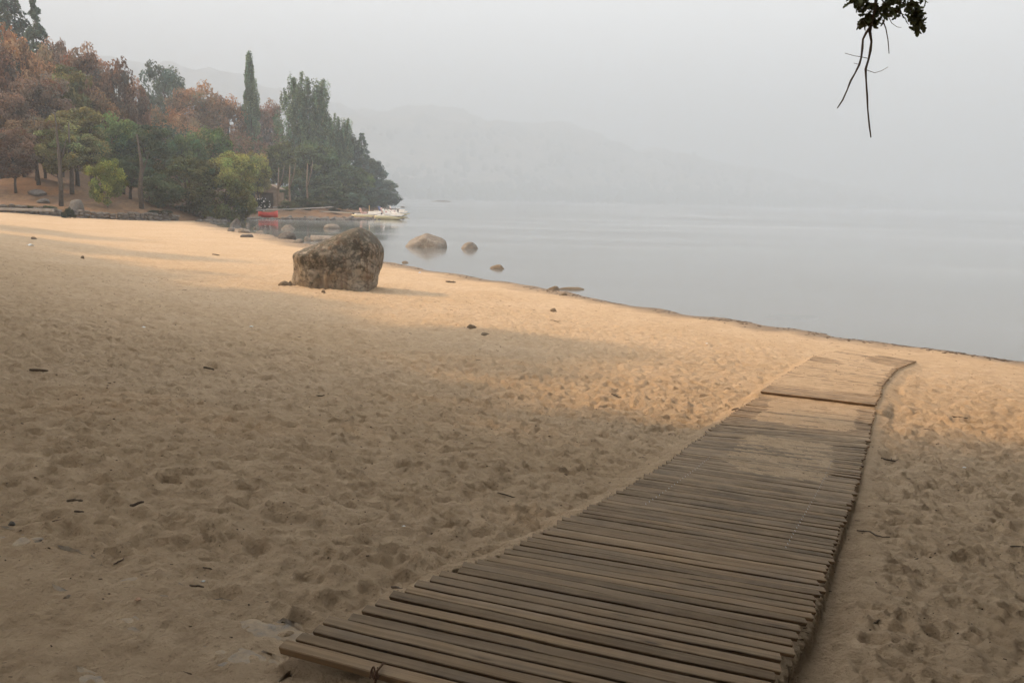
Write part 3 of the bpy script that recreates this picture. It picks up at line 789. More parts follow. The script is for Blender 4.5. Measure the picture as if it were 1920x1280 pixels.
def paving():
    r = np.random.default_rng(12)
    d = KB - KA; L = np.linalg.norm(d); d = d / L; nrm = np.array([d[1], -d[0]])      # towards the camera
    if nrm[1] > 0: nrm = -nrm
    t = 0; k = 0
    def lev(p): return float(base_z(np.array([p[0]]), np.array([p[1]]))[0])
    while t < L + .2:
        w = r.uniform(.34, .55); a = KA + d * (t + .008); b = KA + d * (t + w - .008)
        W = .24; c = (a + b) / 2 + nrm * W / 2
        stone_slab([a, b, b + nrm * W, a + nrm * W], lev(c) + r.uniform(-.019, -.009), .12, 40 + k, 'edging_stone'); t += w; k += 1
    # irregular flags behind the edging
    for row in range(6):
        t = -.3 + r.uniform(0, .2); off = .27 + row * .34
        while t < L + .6:
            w = r.uniform(.30, .62); hgt = .32
            P = [KA + d * (t + .02 + r.normal(0, .02)) + nrm * (off + r.normal(0, .02)), KA + d * (t + w * .55) + nrm * (off - .02 + r.normal(0, .03)),
                 KA + d * (t + w - .02 + r.normal(0, .02)) + nrm * (off + r.normal(0, .02)), KA + d * (t + w - .02 + r.normal(0, .03)) + nrm * (off + hgt + r.normal(0, .02)),
                 KA + d * (t + w * .5) + nrm * (off + hgt + .02 + r.normal(0, .03)), KA + d * (t + .02 + r.normal(0, .03)) + nrm * (off + hgt + r.normal(0, .02))]
            c = np.mean(P, 0)
            if c[1] > .9 and not (c[0] > -.45 + .2 * row and c[1] > 1.2): stone_slab(P, lev(c) + r.uniform(-.034, -.017), .10, 80 + k, 'flagstone')
            t += w; k += 1
paving()

# ------------------------------------------------------------------ trees
def tube_mesh(paths, name):
    mb = MB()
    for pts, rad, seg in paths: mb.tube(pts, rad, seg)
    return mb.mesh(name, True)

def leaf_mesh(name, C, R, per, leaf, seed, squash=(1,1,1), up=.35, drop=0.0):
    r = np.random.default_rng(seed); n = len(C) * per
    cen = np.repeat(C, per, 0); rad = np.repeat(R, per)
    D = r.normal(size=(n, 3)); D /= np.linalg.norm(D, axis=1)[:, None]
    P = cen + D * (rad * r.uniform(.25, 1.0, n)**.5)[:, None] * np.array(squash) + np.array([0, 0, -1]) * (drop * rad * r.random(n))[:, None]
    N = D * .6 + r.normal(size=(n, 3)) * .6 + np.array([0, 0, up]); N /= np.linalg.norm(N, axis=1)[:, None]
    A = np.cross(N, r.normal(size=(n, 3))); A /= np.linalg.norm(A, axis=1)[:, None]; B = np.cross(N, A)
    s = leaf * r.uniform(.6, 1.3, n); a = A * (s * .62)[:, None]; b = B * (s * .38)[:, None]
    bend = N * (s * .12)[:, None]
    V = np.stack([P - a, P - b * .9 + bend, P + a, P + b + bend], 1).reshape(-1, 3)
    Fq = np.arange(n * 4).reshape(n, 4)
    me = mesh_np(name, V, Fq)
    ct = np.repeat(r.uniform(.5, 1.45, len(C)), per) * r.uniform(.7, 1.3, n)
    hue = np.repeat(r.normal(0, .10, len(C)), per) + r.normal(0, .06, n)
    col = np.stack([ct * (1 + hue), ct, ct * (1 - hue * .5), np.ones(n)], 1).astype(np.float32)
    at_ = me.color_attributes.new('tone', 'FLOAT_COLOR', 'POINT')
    if len(me.vertices) == n * 4: at_.data.foreach_set('color', np.repeat(np.clip(col, .05, 3), 4, 0).ravel())
    return me

def proto(kind, seed, dens=1.0):
    r = np.random.default_rng(seed); C = []; R = []; paths = []
    if kind in ('oak', 'tall', 'bush'):
        cz, rz, rx, n, cr = {'oak': (.63, .36, .37, 85, (.060, .115)), 'tall': (.62, .38, .27, 80, (.05, .095)), 'bush': (.50, .48, .50, 90, (.07, .14))}[kind]
        lob = r.normal(size=(7, 3)); lob /= np.linalg.norm(lob, axis=1)[:, None]
        while len(C) < n:
            v = r.normal(size=3); v /= np.linalg.norm(v)
            k = .72 + .30 * max((v @ lob.T).max(), 0)**3 - .06 * r.random()
            q = v * k * r.uniform(.25, 1.0)**.42
            p = np.array([q[0] * rx, q[1] * rx, cz + q[2] * rz])
            if p[2] < (.02 if kind == 'bush' else .18): continue
            C.append(p); R.append(r.uniform(*cr))
        tt = r.normal(0, .02, (6, 2)); top = .80 if kind != 'bush' else .6
        tp = [np.array([tt[i, 0] * i / 3, tt[i, 1] * i / 3, top * i / 5]) for i in range(6)]
        paths.append((tp, [.020, .016, .013, .010, .007, .003], 8))
        for k in r.choice(len(C), 18, replace=False):
            c = C[k]; z0 = min(c[2] * r.uniform(.45, .75), top * .9); i = int(z0 / top * 5); f = z0 / top * 5 - i; b = tp[i] * (1-f) + tp[min(i+1, 5)] * f
            m = b * .45 + c * .55 + np.array([0, 0, -.02]) + r.normal(0, .015, 3)
            paths.append(([b, m, c], [.0065, .0045, .0018], 5))
        per = int(125 * dens); leaf = {'oak': .026, 'tall': .023, 'bush': .031}[kind]; sq = (1, 1, .75); up = .4
    elif kind == 'poplar':
        while len(C) < 170:
            z = r.uniform(.06, .985); w = .085 * min(1, (z - .05) / .18)**.6 * r.uniform(.6, 1.3) * min(1, (1.0 - z) / .5)**.8 + .004
            a = r.uniform(0, 6.28); q = w * r.uniform(.2, 1)**.5
            C.append(np.array([q * math.cos(a), q * math.sin(a), z])); R.append(r.uniform(.016, .030))
        paths.append(([(0, 0, 0), (0, 0, .5), (0, 0, .93)], [.012, .008, .002], 7))
        per = int(90 * dens); leaf = .0125; sq = (.9, .9, 1.9); up = .2
    elif kind == 'spires':
        sp = [(r.uniform(-.2, .2), r.uniform(-.12, .12), r.uniform(.78, .98), .042) for _ in range(16)] + [(0, 0, 1.0, .045), (-.09, .02, .97, .05), (.10, -.02, .96, .05), (-.16, -.03, .84, .048), (.17, .03, .83, .05), (.05, .08, .92, .05), (-.04, -.09, .90, .05), (.22, -.04, .66, .05), (-.22, .05, .66, .05), (.12, .1, .74, .05), (-.12, -.1, .74, .05)]
        for (x, y, h, w) in sp:
            h *= r.uniform(.95, 1.0)
            for k in range(42):
                z = r.uniform(.16, .985)**.85; ww = w * min(1, (1.03 - z) / .35)**.6; a = r.uniform(0, 6.28); q = ww * r.uniform(.2, 1)**.5
                f = z * .75 + .25
                C.append(np.array([x * f + q * math.cos(a), y * f + q * math.sin(a), z * h])); R.append(r.uniform(.016, .032))
            paths.append(([(x * .05, y * .05, .0), (x * .5, y * .5, .3), (x * .9, y * .9, h * .9)], [.005, .003, .001], 5))
        for k in range(120):
            a = r.uniform(0, 6.28); q = .27 * r.uniform(.1, 1)**.5; C.append(np.array([q * math.cos(a), q * math.sin(a), r.uniform(.03, .62)])); R.append(r.uniform(.035, .06))
        per = int(34 * dens); leaf = .0125; sq = (.8, .8, 2.0); up = .2
    elif kind == 'conifer':
        for L_ in range(34):
            z = .16 + .82 * L_ / 33 + r.normal(0, .006); w = (.25 * max(1 - z, 0)**.75 + .012) * r.uniform(.7, 1.15); m = max(2, int(6 * (1 - z) + 2))
            for k in range(m):
                a = 6.28 * (k + r.random() * .6) / m
                for f in (.45, .8, 1.0):
                    if f < .9 and r.random() < .3: continue
                    ww = w * f * r.uniform(.8, 1.12); C.append(np.array([ww * math.cos(a), ww * math.sin(a), z - ww * .22])); R.append(.022 + .022 * (1 - z))
                paths.append(([(0, 0, z), (w * .9 * math.cos(a), w * .9 * math.sin(a), z - w * .2)], [.004, .0012], 4))
        paths.append(([(0, 0, 0), (0, 0, .6), (0, 0, .98)], [.016, .009, .002], 7))
        per = int(38 * dens); leaf = .018; sq = (1.1, 1.1, .8); up = .3
    return tube_mesh(paths, 'trunk'), leaf_mesh('crown', np.array(C), np.array(R), per, leaf, seed + 50, sq, up)

PROTO = {'oak': [proto('oak', s) for s in (1, 2, 3, 4, 5)], 'tall': [proto('tall', s) for s in (11, 12, 13)], 'bush': [proto('bush', s) for s in (21, 22, 23)],
         'poplar': [proto('poplar', 31, 1.5)], 'spires': [proto('spires', 41, 1.3)], 'conifer': [proto('conifer', 51), proto('conifer', 52)]}
WREF = {'oak': .80, 'tall': .58, 'bush': 1.05, 'poplar': .19, 'spires': .52, 'conifer': .50}
for k in PROTO:
    for tr_, cr_ in PROTO[k]: tr_.materials.append(M_BARK); cr_.materials.append(M_LEAF)
tree_i = 0
def tree(px, top, Y, wpx, kind, col, label, cat='tree', group=None, base=None, name=None, zfix=None):
    """px: photo column, top: photo row of the top, Y: distance, wpx: crown width in photo pixels"""
    global tree_i
    r = np.random.default_rng(900 + tree_i); tree_i += 1
    T = at(px, top, Y)
    zb = zfix if zfix is not None else (float(upland_z(T[:1], T[1:2])[0][0]) if base is None else base)
    h = T[2] - zb + .1; w = wpx * Y / FPX / WREF[kind]
    pr = PROTO[kind][tree_i % len(PROTO[kind])]
    nm = name or {'oak': 'oak_tree', 'tall': 'broadleaf_tree', 'bush': 'shrub', 'poplar': 'poplar_tree', 'spires': 'poplar_tree', 'conifer': 'conifer_tree'}[kind]
    root = empty(nm, (T[0], T[1], zb - .1), label, cat, group, r.uniform(0, 6.28) if kind not in ('spires',) else .3)
    obj('trunk', pr[0], None, root, scale=(w * (1 if kind != 'bush' else .6), w * (1 if kind != 'bush' else .6), h))
    c = obj('crown', pr[1], None, root, scale=(w, w, h)); j = r.uniform(.9, 1.1)
    c.color = (*[float(k * j) for k in col], 1)
    return root
BRONZE = (.39, .245, .145); RUST = (.31, .195, .140); RUSSET = (.255, .178, .134); OLIVE = (0.261, 0.254, 0.113); GREEN = (0.172, 0.239, 0.097); DARK = (0.105, 0.146, 0.084)
DGREY = (0.114, 0.161, 0.119); LIME = (.24, .29, .085); YELLOWG = (0.329, 0.344, 0.109); POP = (0.190, 0.259, 0.150); BROWN = (0.245, 0.174, 0.108)
TREES = [
    # hill top, left
    (8, -60, 132, 120, 'conifer', DGREY, 'dark conifer cut by the top left picture corner'),
    (62, -4, 126, 90, 'conifer', DGREY, 'dark conifer with ragged tip against the sky at top left'),
    (30, 55, 108, 130, 'oak', BRONZE, 'orange-bronze oak in front of the dark conifers at far left'),
    (-25, 40, 100, 130, 'oak', RUST, 'rust-coloured oak cut by the left picture edge'),
    (100, 62, 122, 90, 'oak', RUSSET, 'russet oak right behind the dark conifers'),
    (160, 78, 118, 120, 'oak', RUST, 'red-brown rounded oak, tallest on the skyline between conifers and gap'),
    (118, 105, 104, 100, 'tall', OLIVE, 'olive-green tall tree in front of the red-brown skyline oak'),
    (212, 108, 116, 90, 'oak', RUSSET, 'dull red oak on the skyline right of the red-brown tallest one'),
    (248, 132, 122, 66, 'oak', RUST, 'small red oak ending the left skyline group, beside the sky gap'),
    (180, 160, 106, 110, 'oak', BROWN, 'brown oak halfway up the slope below the red skyline oaks'),
    (70, 130, 98, 130, 'oak', RUSSET, 'dusky russet oak in the middle of the left slope'),
    (0, 150, 92, 120, 'oak', RUSSET, 'dark russet oak at the left picture edge, above bare trunks'),
    (306, 117, 176, 105, 'oak', DGREY, 'grey-green oak on the skyline just right of the sky gap'),
    (370, 143, 168, 130, 'oak', BRONZE, 'broad orange oak on the skyline left of the slender poplar'),
    (425, 172, 178, 90, 'oak', BRONZE, 'orange-brown oak directly left of the slender poplar'),
    (496, 182, 196, 80, 'oak', RUST, 'pinkish brown oak between the slender poplar and the poplar clump'),
    (458, 232, 186, 70, 'oak', RUSSET, 'brown oak low behind the slender poplar'),
    (330, 205, 140, 90, 'oak', BRONZE, 'small orange oak in the hollow below the grey-green skyline oak'),
    (282, 190, 134, 90, 'oak', BROWN, 'brown-green oak under the sky gap'),
    # middle of the slope
    (135, 190, 94, 120, 'tall', OLIVE, 'olive tall tree with bare lower trunk in the left wood'),
    (60, 215, 90, 130, 'oak', BROWN, 'brown-leaved oak with bare trunk at left'),
    (105, 235, 86, 90, 'tall', OLIVE, 'slim olive tree with straight bare trunk near the grey rock'),
    (20, 240, 84, 110, 'oak', RUSSET, 'low dusky oak at the left edge with dark trunk'),
    (222, 205, 100, 120, 'oak', GREEN, 'dark green oak in the middle of the left wood'),
    (275, 225, 98, 100, 'tall', DARK, 'very dark green tree left of the big spreading willow'),
    (165, 250, 92, 100, 'oak', OLIVE, 'dull olive oak behind the bright lime sapling'),
    (196, 287, 82, 72, 'bush', LIME, 'bright lime-green young tree near the back wall'),
    (240, 290, 88, 90, 'tall', DARK, 'dark leaning tree right of the lime-green young tree'),
    (345, 238, 118, 90, 'oak', GREEN, 'fresh green rounded tree above the spreading willow, left one'),
    (395, 232, 124, 100, 'oak', (0.124, 0.189, 0.060), 'fresh green rounded tree above the spreading willow, right one'),
    (440, 252, 146, 90, 'oak', DARK, 'dark green tree below the slender poplar'),
    (436, 272, 110, 100, 'oak', YELLOWG, 'yellow-green tree behind the spreading willow'),
    (482, 285, 128, 70, 'oak', YELLOWG, 'small yellow-green tree left of the stone hut'),
    (350, 285, 90, 150, 'bush', (0.124, 0.137, 0.065), 'big spreading grey-green willow at the back of the beach, left half'),
    (420, 300, 92, 130, 'bush', (0.163, 0.166, 0.062), 'olive spreading willow overhanging the cove beside the red boat'),
    (302, 320, 86, 90, 'bush', DARK, 'dark low willow left of the big spreading one'),
    # the wooded point
    (467, 102, 178, 37, 'poplar', POP, 'slender lone column poplar rising above the wood'),
    (566, 128, 172, 112, 'spires', POP, 'broad clump poplar with many upright spires'),
    (628, 208, 186, 70, 'spires', POP, 'smaller upright poplar right of the broad spired clump'),
    (522, 262, 150, 90, 'oak', (0.137, 0.163, 0.068), 'grey-green tree above the stone hut'),
    (585, 262, 160, 120, 'oak', (0.111, 0.146, 0.068), 'green tree at the foot of the broad spired poplar'),
    (648, 238, 196, 76, 'tall', DGREY, 'dark tree on the point right of the small poplar'),
    (678, 250, 208, 60, 'conifer', DGREY, 'dark pointed tree on the skyline of the wooded point'),
    (640, 300, 178, 110, 'oak', (0.111, 0.159, 0.070), 'mid-green tree in the middle of the wooded point'),
    (698, 290, 216, 66, 'tall', DGREY, 'dark tree stepping down towards the tip of the point'),
    (668, 318, 190, 80, 'oak', (0.163, 0.202, 0.070), 'lighter green tree near the water on the point'),
    (718, 330, 228, 60, 'oak', DGREY, 'dark rounded tree near the tip of the point'),
    (600, 318, 150, 90, 'bush', DARK, 'dark shrubby tree behind the jetty path'),
    (650, 338, 160, 90, 'bush', (0.094, 0.117, 0.065), 'grey-green shrub mass behind the jetty'),
    (700, 346, 190, 80, 'bush', DGREY, 'dark shrub leaning over the water behind the pedal boats'),
    (731, 350, 224, 46, 'bush', DGREY, 'outermost dark shrub at the tip of the point'),
    (560, 330, 140, 60, 'bush', DARK, 'dark shrub right of the stone hut'),
    (540, 372, 118, 46, 'bush', (0.130, 0.137, 0.065), 'low olive bush on the bank left of the jetty path'),
    (580, 368, 124, 60, 'bush', (0.091, 0.111, 0.058), 'low grey-green bush under the pale slim trunks'),
    (625, 360, 134, 66, 'bush', (0.078, 0.101, 0.058), 'rounded dark bush at the bank end of the gangway'),
    (665, 356, 146, 60, 'bush', DGREY, 'dark bush directly behind the jetty deck'),
    (612, 345, 144, 70, 'tall', DARK, 'dark tree close behind the jetty gangway'),
    (455, 352, 104, 50, 'bush', DARK, 'dark bush between the olive willow and the flowering bush'),
    (690, 362, 168, 56, 'bush', (0.075, 0.101, 0.065), 'bush on the point left of the pedal boats'),
    (716, 362, 196, 44, 'bush', DGREY, 'small dark bush on the point above the pedal boats'),
    (520, 345, 140, 60, 'tall', GREEN, 'green tree just right of the stone hut'),
    (18, 383, 77, 60, 'bush', DARK, 'dark low hedge bush on the wall at the left picture edge'),
    (62, 384, 77, 56, 'bush', (0.078, 0.098, 0.058), 'grey-green low hedge bush on the left wall'),
    (92, 385, 78, 40, 'bush', DARK, 'dark low bush on the wall left of the tan boulder'),
    (172, 384, 83, 50, 'bush', (0.098, 0.104, 0.065), 'dull low bush right of the large grey rock'),
    (215, 383, 85, 56, 'bush', DARK, 'dark low bush on the wall below the lime-green young tree'),
    (255, 384, 88, 50, 'bush', (0.091, 0.111, 0.065), 'grey-green low bush on the wall near the clearing trunk'),
    (340, 386, 92, 60, 'bush', DARK, 'dark low bush under the left half of the big willow'),
    (385, 384, 96, 56, 'bush', (0.078, 0.101, 0.058), 'dark low bush at the left end of the shore path'),
    (125, 386, 75.5, 34, 'bush', (0.039, 0.055, 0.029), 'small dense dark bush beside the tan boulder at the back wall'),
    (297, 392, 84, 52, 'bush', (0.034, 0.047, 0.026), 'low dark bush at the foot of the dark low willow'),
]
for t in TREES:
    tree(*t[:6], t[6], 'shrub' if t[4] == 'bush' and 'young tree' not in t[6] else 'tree')
# filler wood on the hill behind, seen only as one mass between the trees in front
def far_wood():
    VV = []; cols = []; n = 0; r = np.random.default_rng(66)
    src = PROTO['oak'][0][1]; co = np.empty(len(src.vertices) * 3, np.float32); src.vertices.foreach_get('co', co); co = co.reshape(-1, 4, 3)
    pal = [BRONZE, RUST, RUSSET, OLIVE, DARK, DGREY, BROWN]
    for k in range(105):
        x = r.uniform(-130, -45); y = r.uniform(118, 215)
        if k > 70: x = r.uniform(-125, -60); y = r.uniform(80, 118)
        if x > -0.30 * y or (k > 70 and x > -.72 * y): continue
        px = 960 + x / y * FPX
        z = float(upland_z(np.array([x]), np.array([y]))[0][0]); lim = CAMZ + y * ((360 - np.interp(px, [-200, 0, 120, 250, 300, 450, 700], [60, 60, 130, 190, 190, 240, 330])) / FPX)
        h = min(lim - z, r.uniform(9, 14))
        if h < 4: continue
        sub = co[r.choice(len(co), 2200, replace=False)]; a = r.uniform(0, 6.28); c, s = math.cos(a), math.sin(a)
        V = sub @ np.array([[c, s, 0], [-s, c, 0], [0, 0, 1]]) * np.array([h * .95, h * .95, h]) + np.array([x, y, z])
        VV.append(V.reshape(-1, 3)); b = np.array(pal[int(r.integers(0, 7))]); tn = r.uniform(.6, 1.3, len(sub))
        cols.append(np.repeat(np.concatenate([b[None] * tn[:, None], np.ones((len(sub), 1))], 1), 4, 0))
    V = np.concatenate(VV); me = mesh_np('background_wood', V, np.arange(len(V)).reshape(-1, 4))
    a_ = me.color_attributes.new('tone', 'FLOAT_COLOR', 'POINT'); a_.data.foreach_set('color', np.concatenate(cols).astype(np.float32).ravel())
    o = obj('background_wood', me, M_LEAF); o.color = (1, 1, 1, 1)
    tag(o, 'mixed brown and green wood seen between the trees on the slope', 'wood', kind='stuff')
far_wood()
# pale trunks standing free near the jetty path
for px, py, Y, hpx, lab in ((543, 376, 132, 52, 'pale slim tree trunk right of the stone hut'), (576, 376, 138, 56, 'pale slim tree trunk above the jetty path'), (522, 374, 128, 50, 'pale orange tree trunk at the right corner of the stone hut')):
    b = at(px, py, Y); zb = float(upland_z(b[:1], b[1:2])[0][0]); mb = MB(); h = hpx * Y / FPX
    mb.tube([(0, 0, -.4), (.05, 0, h * .4), (-.05, .1, h * .8), (.15, .1, h * 1.5)], [.20, .17, .13, .07], 8); mb.tube([(0, 0, h * .7), (.7, .2, h * 1.2), (1.0, .3, h * 1.6)], [.1, .07, .03], 6)
    tag(mb.build('tree_trunk', M_PALEBARK, None, True, loc=(b[0], b[1], zb)), lab, 'tree trunk')
# bare trunks with no visible crown of their own on the left slope
for px, py, Y, hpx, w, lab in ((8, 338, 94, 70, .2, 'thin dark trunk at the left picture edge'), (46, 330, 92, 80, .17, 'thin grey trunk second from the left edge'), (73, 347, 88, 90, .18, 'dark trunk third from the left edge'),
                               (113, 367, 80, 100, .19, 'pale grey trunk left of the grey rock, forked at mid height'), (134, 352, 86, 80, .2, 'dark trunk just behind the grey rock'), (265, 375, 84, 80, .22, 'dark trunk standing in a clearing left of the willow')):
    b = at(px, py, Y); zb = float(upland_z(b[:1], b[1:2])[0][0]); mb = MB(); h = max(hpx * Y / FPX, 3.0) + (b[2] - zb); r = np.random.default_rng(int(px))
    mb.tube([(0, 0, -.5), (r.normal(0, .1), 0, h * .4), (r.normal(0, .2), .1, h * .8), (r.normal(0, .3), .1, h * 1.4)], [w * 1.25, w, w * .8, w * .3], 8)
    mb.tube([(0, 0, h * .55), (.5, .1, h * .8), (.9, .2, h * 1.05)], [w * .45, w * .3, w * .12], 5)
    tag(mb.build('tree_trunk', M_BARK, None, True, loc=(b[0], b[1], zb)), lab, 'tree trunk')

# rocks on the slope
for px, py, Y, w, h, lab in ((143, 385, 79, 30, 26, 'large grey rock at the foot of the slope behind the back wall'), (68, 372, 84, 34, 10, 'flat dark rock lying in the leaf litter at left'), (80, 380, 81, 20, 8, 'small dark rock below the flat one on the leaf litter'),
                             (52, 318, 96, 26, 10, 'dark rock higher up the slope between thin trunks'), (478, 372, 106, 20, 14, 'grey rock above the red boat beside the flowering bush')):
    b = at(px, py, Y); zb = float(upland_z(b[:1], b[1:2])[0][0]); sc = Y / FPX
    V, Fc = random_rock(int(px) + 7, w * sc / 2, w * sc * .4, h * sc * .75, 4, .08)
    tag(obj('rock', mesh_np('rock', V, Fc, True), M_DARKROCK if 'grey' not in lab else rock_material('grey_rock', (.16, .15, .14), (.23, .22, .205), (.09, .09, .08), .5, .1, 1.0), loc=(b[0], b[1], zb + h * sc * .25)), lab, 'rock')

# ------------------------------------------------------------------ back wall of the beach
def stone_wall(pts, hgt, name, label, seed):
    r = np.random.default_rng(seed); VV = []; FF = []; n = 0; pts = [np.array(p, float) for p in pts]
    for a, b in zip(pts[:-1], pts[1:]):
        L = np.linalg.norm(b - a); d = (b - a) / L; ang = math.atan2(d[1], d[0]); t = 0
        while t < L:
            w = r.uniform(.35, .7); z = 0; p = a + d * min(t + w / 2, L); z0 = float(base_z(p[:1], p[1:2])[0]) - .15
            while z < hgt + .1:
                h = r.uniform(.2, .34); V, Fc = random_rock(2000 + int(r.integers(0, 60)), w * .53, .26, h * .56, 2, .06, 12, 6)
                c, s = math.cos(ang), math.sin(ang); V = V @ np.array([[c, s, 0], [-s, c, 0], [0, 0, 1]]) + np.array([p[0], p[1], z0 + z + h / 2]) + r.normal(0, .02, 3)
                VV.append(V); FF.append(Fc + n); n += len(V); z += h
            t += w
    tag(obj(name, mesh_np(name, np.concatenate(VV), np.concatenate(FF)), M_DARKROCK), label, 'wall')
stone_wall([(-62, 75), (-53, 74.6), (-46, 74.5), (-42.5, 77)], .55, 'stone_wall', 'low dark dry stone wall at the back of the beach, far left', 3)
stone_wall([(-41.6, 77.5), (-38, 80), (-34.6, 84.5)], .6, 'stone_wall', 'low grey stone wall at the back of the beach, right of the small bush', 4)
# pale kerb beam in front of the left wall
M_CONC = plain('pale_concrete', (.33, .31, .285), .9, .15, 2.0)
a, b = at(-40, 391, 73.6), at(100, 394.5, 74.0); mb = MB(); d = b - a; L = np.linalg.norm(d); ang = math.atan2(d[1], d[0])
mb.box((0, 0, 0), (L / 2, .16, .11), None, .02)
zs_ = (a[2] + b[2]) / 2
tag(mb.build('kerb_beam', M_CONC, None, loc=((a[0] + b[0]) / 2, (a[1] + b[1]) / 2, zs_), rot=(0, -math.asin(d[2] / L), ang)), 'long pale beam along the foot of the left stone wall', 'beam')

# ------------------------------------------------------------------ shore path, jetty, boats, hut
def ribbon(pts, w, t, name, mat):
    mb = MB(); pts = [np.array(p, float) for p in pts]; P = []
    for i, p in enumerate(pts):
        d = pts[min(i+1, len(pts)-1)] - pts[max(i-1, 0)]; s = np.array([d[1], -d[0], 0]); s = s / np.linalg.norm(s) * w / 2
        P += [p - s - (0, 0, t), p + s - (0, 0, t), p + s, p - s]
    Fq = [(0, 1, 2, 3), tuple(len(P) - 4 + k for k in (3, 2, 1, 0))]
    for i in range(len(pts) - 1):
        for k in range(4): Fq.append((i*4+k, i*4+(k+1) % 4, i*4+4+(k+1) % 4, i*4+4+k)[::-1])
    mb.add(P, Fq); return mb.build(name, mat)
tag(ribbon([at(330, 402, 88), at(400, 397.5, 96), at(450, 394.5, 102), at(503, 392.5, 108), at(560, 391, 114), at(600, 389, 120), at(622, 387.5, 126)], .55, .10, 'shore_path', M_CONC), kind='structure')
tag(ribbon([at(395, 394.5, 100), at(450, 391, 110), at(503, 388.5, 116), at(540, 386.5, 122)], .35, .2, 'upper_kerb', plain('old_kerb', (.25, .22, .19), .9)), kind='structure')
M_PLANK = wood_material('grey_plank', (.30, .28, .25), (.42, .40, .36), (2, 30, 30), (.4, .38, .36), .4)
def jetty():
    Y = 115.0; a, b = at(600, 395.5, Y + 5), at(664, 398, Y); c = at(709, 398, Y)
    root = empty('jetty', (b[0], b[1], 0), 'wooden jetty with grey deck on two dark piers beside the pedal boats', 'jetty')
    o = np.array([b[0], b[1], 0])
    n = 20; zt = b[2] - .05
    L = c[0] - b[0] + .4
    pm = MB().box((0, 0, 0), (L / n / 2 - .012, 1.5, .035), None, .008).mesh('plank')
    for k in range(n): obj('plank', pm, M_PLANK, root, loc=(-.2 + L * (k + .5) / n, 1.2, zt))
    for y in (0.0, 2.4): MB().box((L / 2 - .2, y, zt - .15), (L / 2, .06, .11)).build('beam', plain('dark_beam', (.09, .08, .075)), root)
    pd = plain('dark_pier', (.060, .062, .068), .8)
    for px in (679, 699):
        p = at(px, 406, Y) - o
        mb = MB(); mb.tube([(p[0], .25, -1.2), (p[0], .25, zt - .05)], [.28, .27], 10); mb.build('pier', pd, root, True)
        mb = MB(); mb.tube([(p[0], 2.1, -1.2), (p[0], 2.1, zt - .05)], [.26, .25], 10); mb.build('pier', pd, root, True)
    p = at(691, 395, Y) - o
    MB().tube([(p[0], .6, zt), (p[0], .6, zt + 1.0)], [.07, .06], 8).build('mooring_post', plain('yellow_post', (.55, .42, .2)), root)
    # gangway from the bank
    g0 = a - o; g1 = np.array([-.2, .6, zt]); mb = MB(); d = g1 - g0; s = np.array([d[1], -d[0], 0]); s = s / np.linalg.norm(s) * .45
    mb.add([g0-s-(0,0,.14), g0+s-(0,0,.14), g1+s-(0,0,.14), g1-s-(0,0,.14), g0-s, g0+s, g1+s, g1-s], [(3,2,1,0),(4,5,6,7),(0,1,5,4),(1,2,6,5),(2,3,7,6),(3,0,4,7)])
    mb.build('gangway', M_PLANK, root)
    # second, further landing stage edge (pale line behind the boats)
    q0, q1 = at(715, 391.5, 128), at(748, 391.5, 128)
    r2 = empty('landing_stage', (q0[0], q0[1], 0), 'small pale landing stage behind the pedal boats', 'landing stage'); o2 = np.array([q0[0], q0[1], 0])
    MB().box(((q1[0]-q0[0]) / 2, .8, q0[2]), ((q1[0]-q0[0]) / 2, .8, .07)).build('deck', M_PLANK, r2)
    for x in (.2, q1[0]-q0[0]-.2): MB().tube([(x, .4, -1), (x, .4, q0[2] - .05)], [.1, .1], 8).build('post', pd, r2)
jetty()

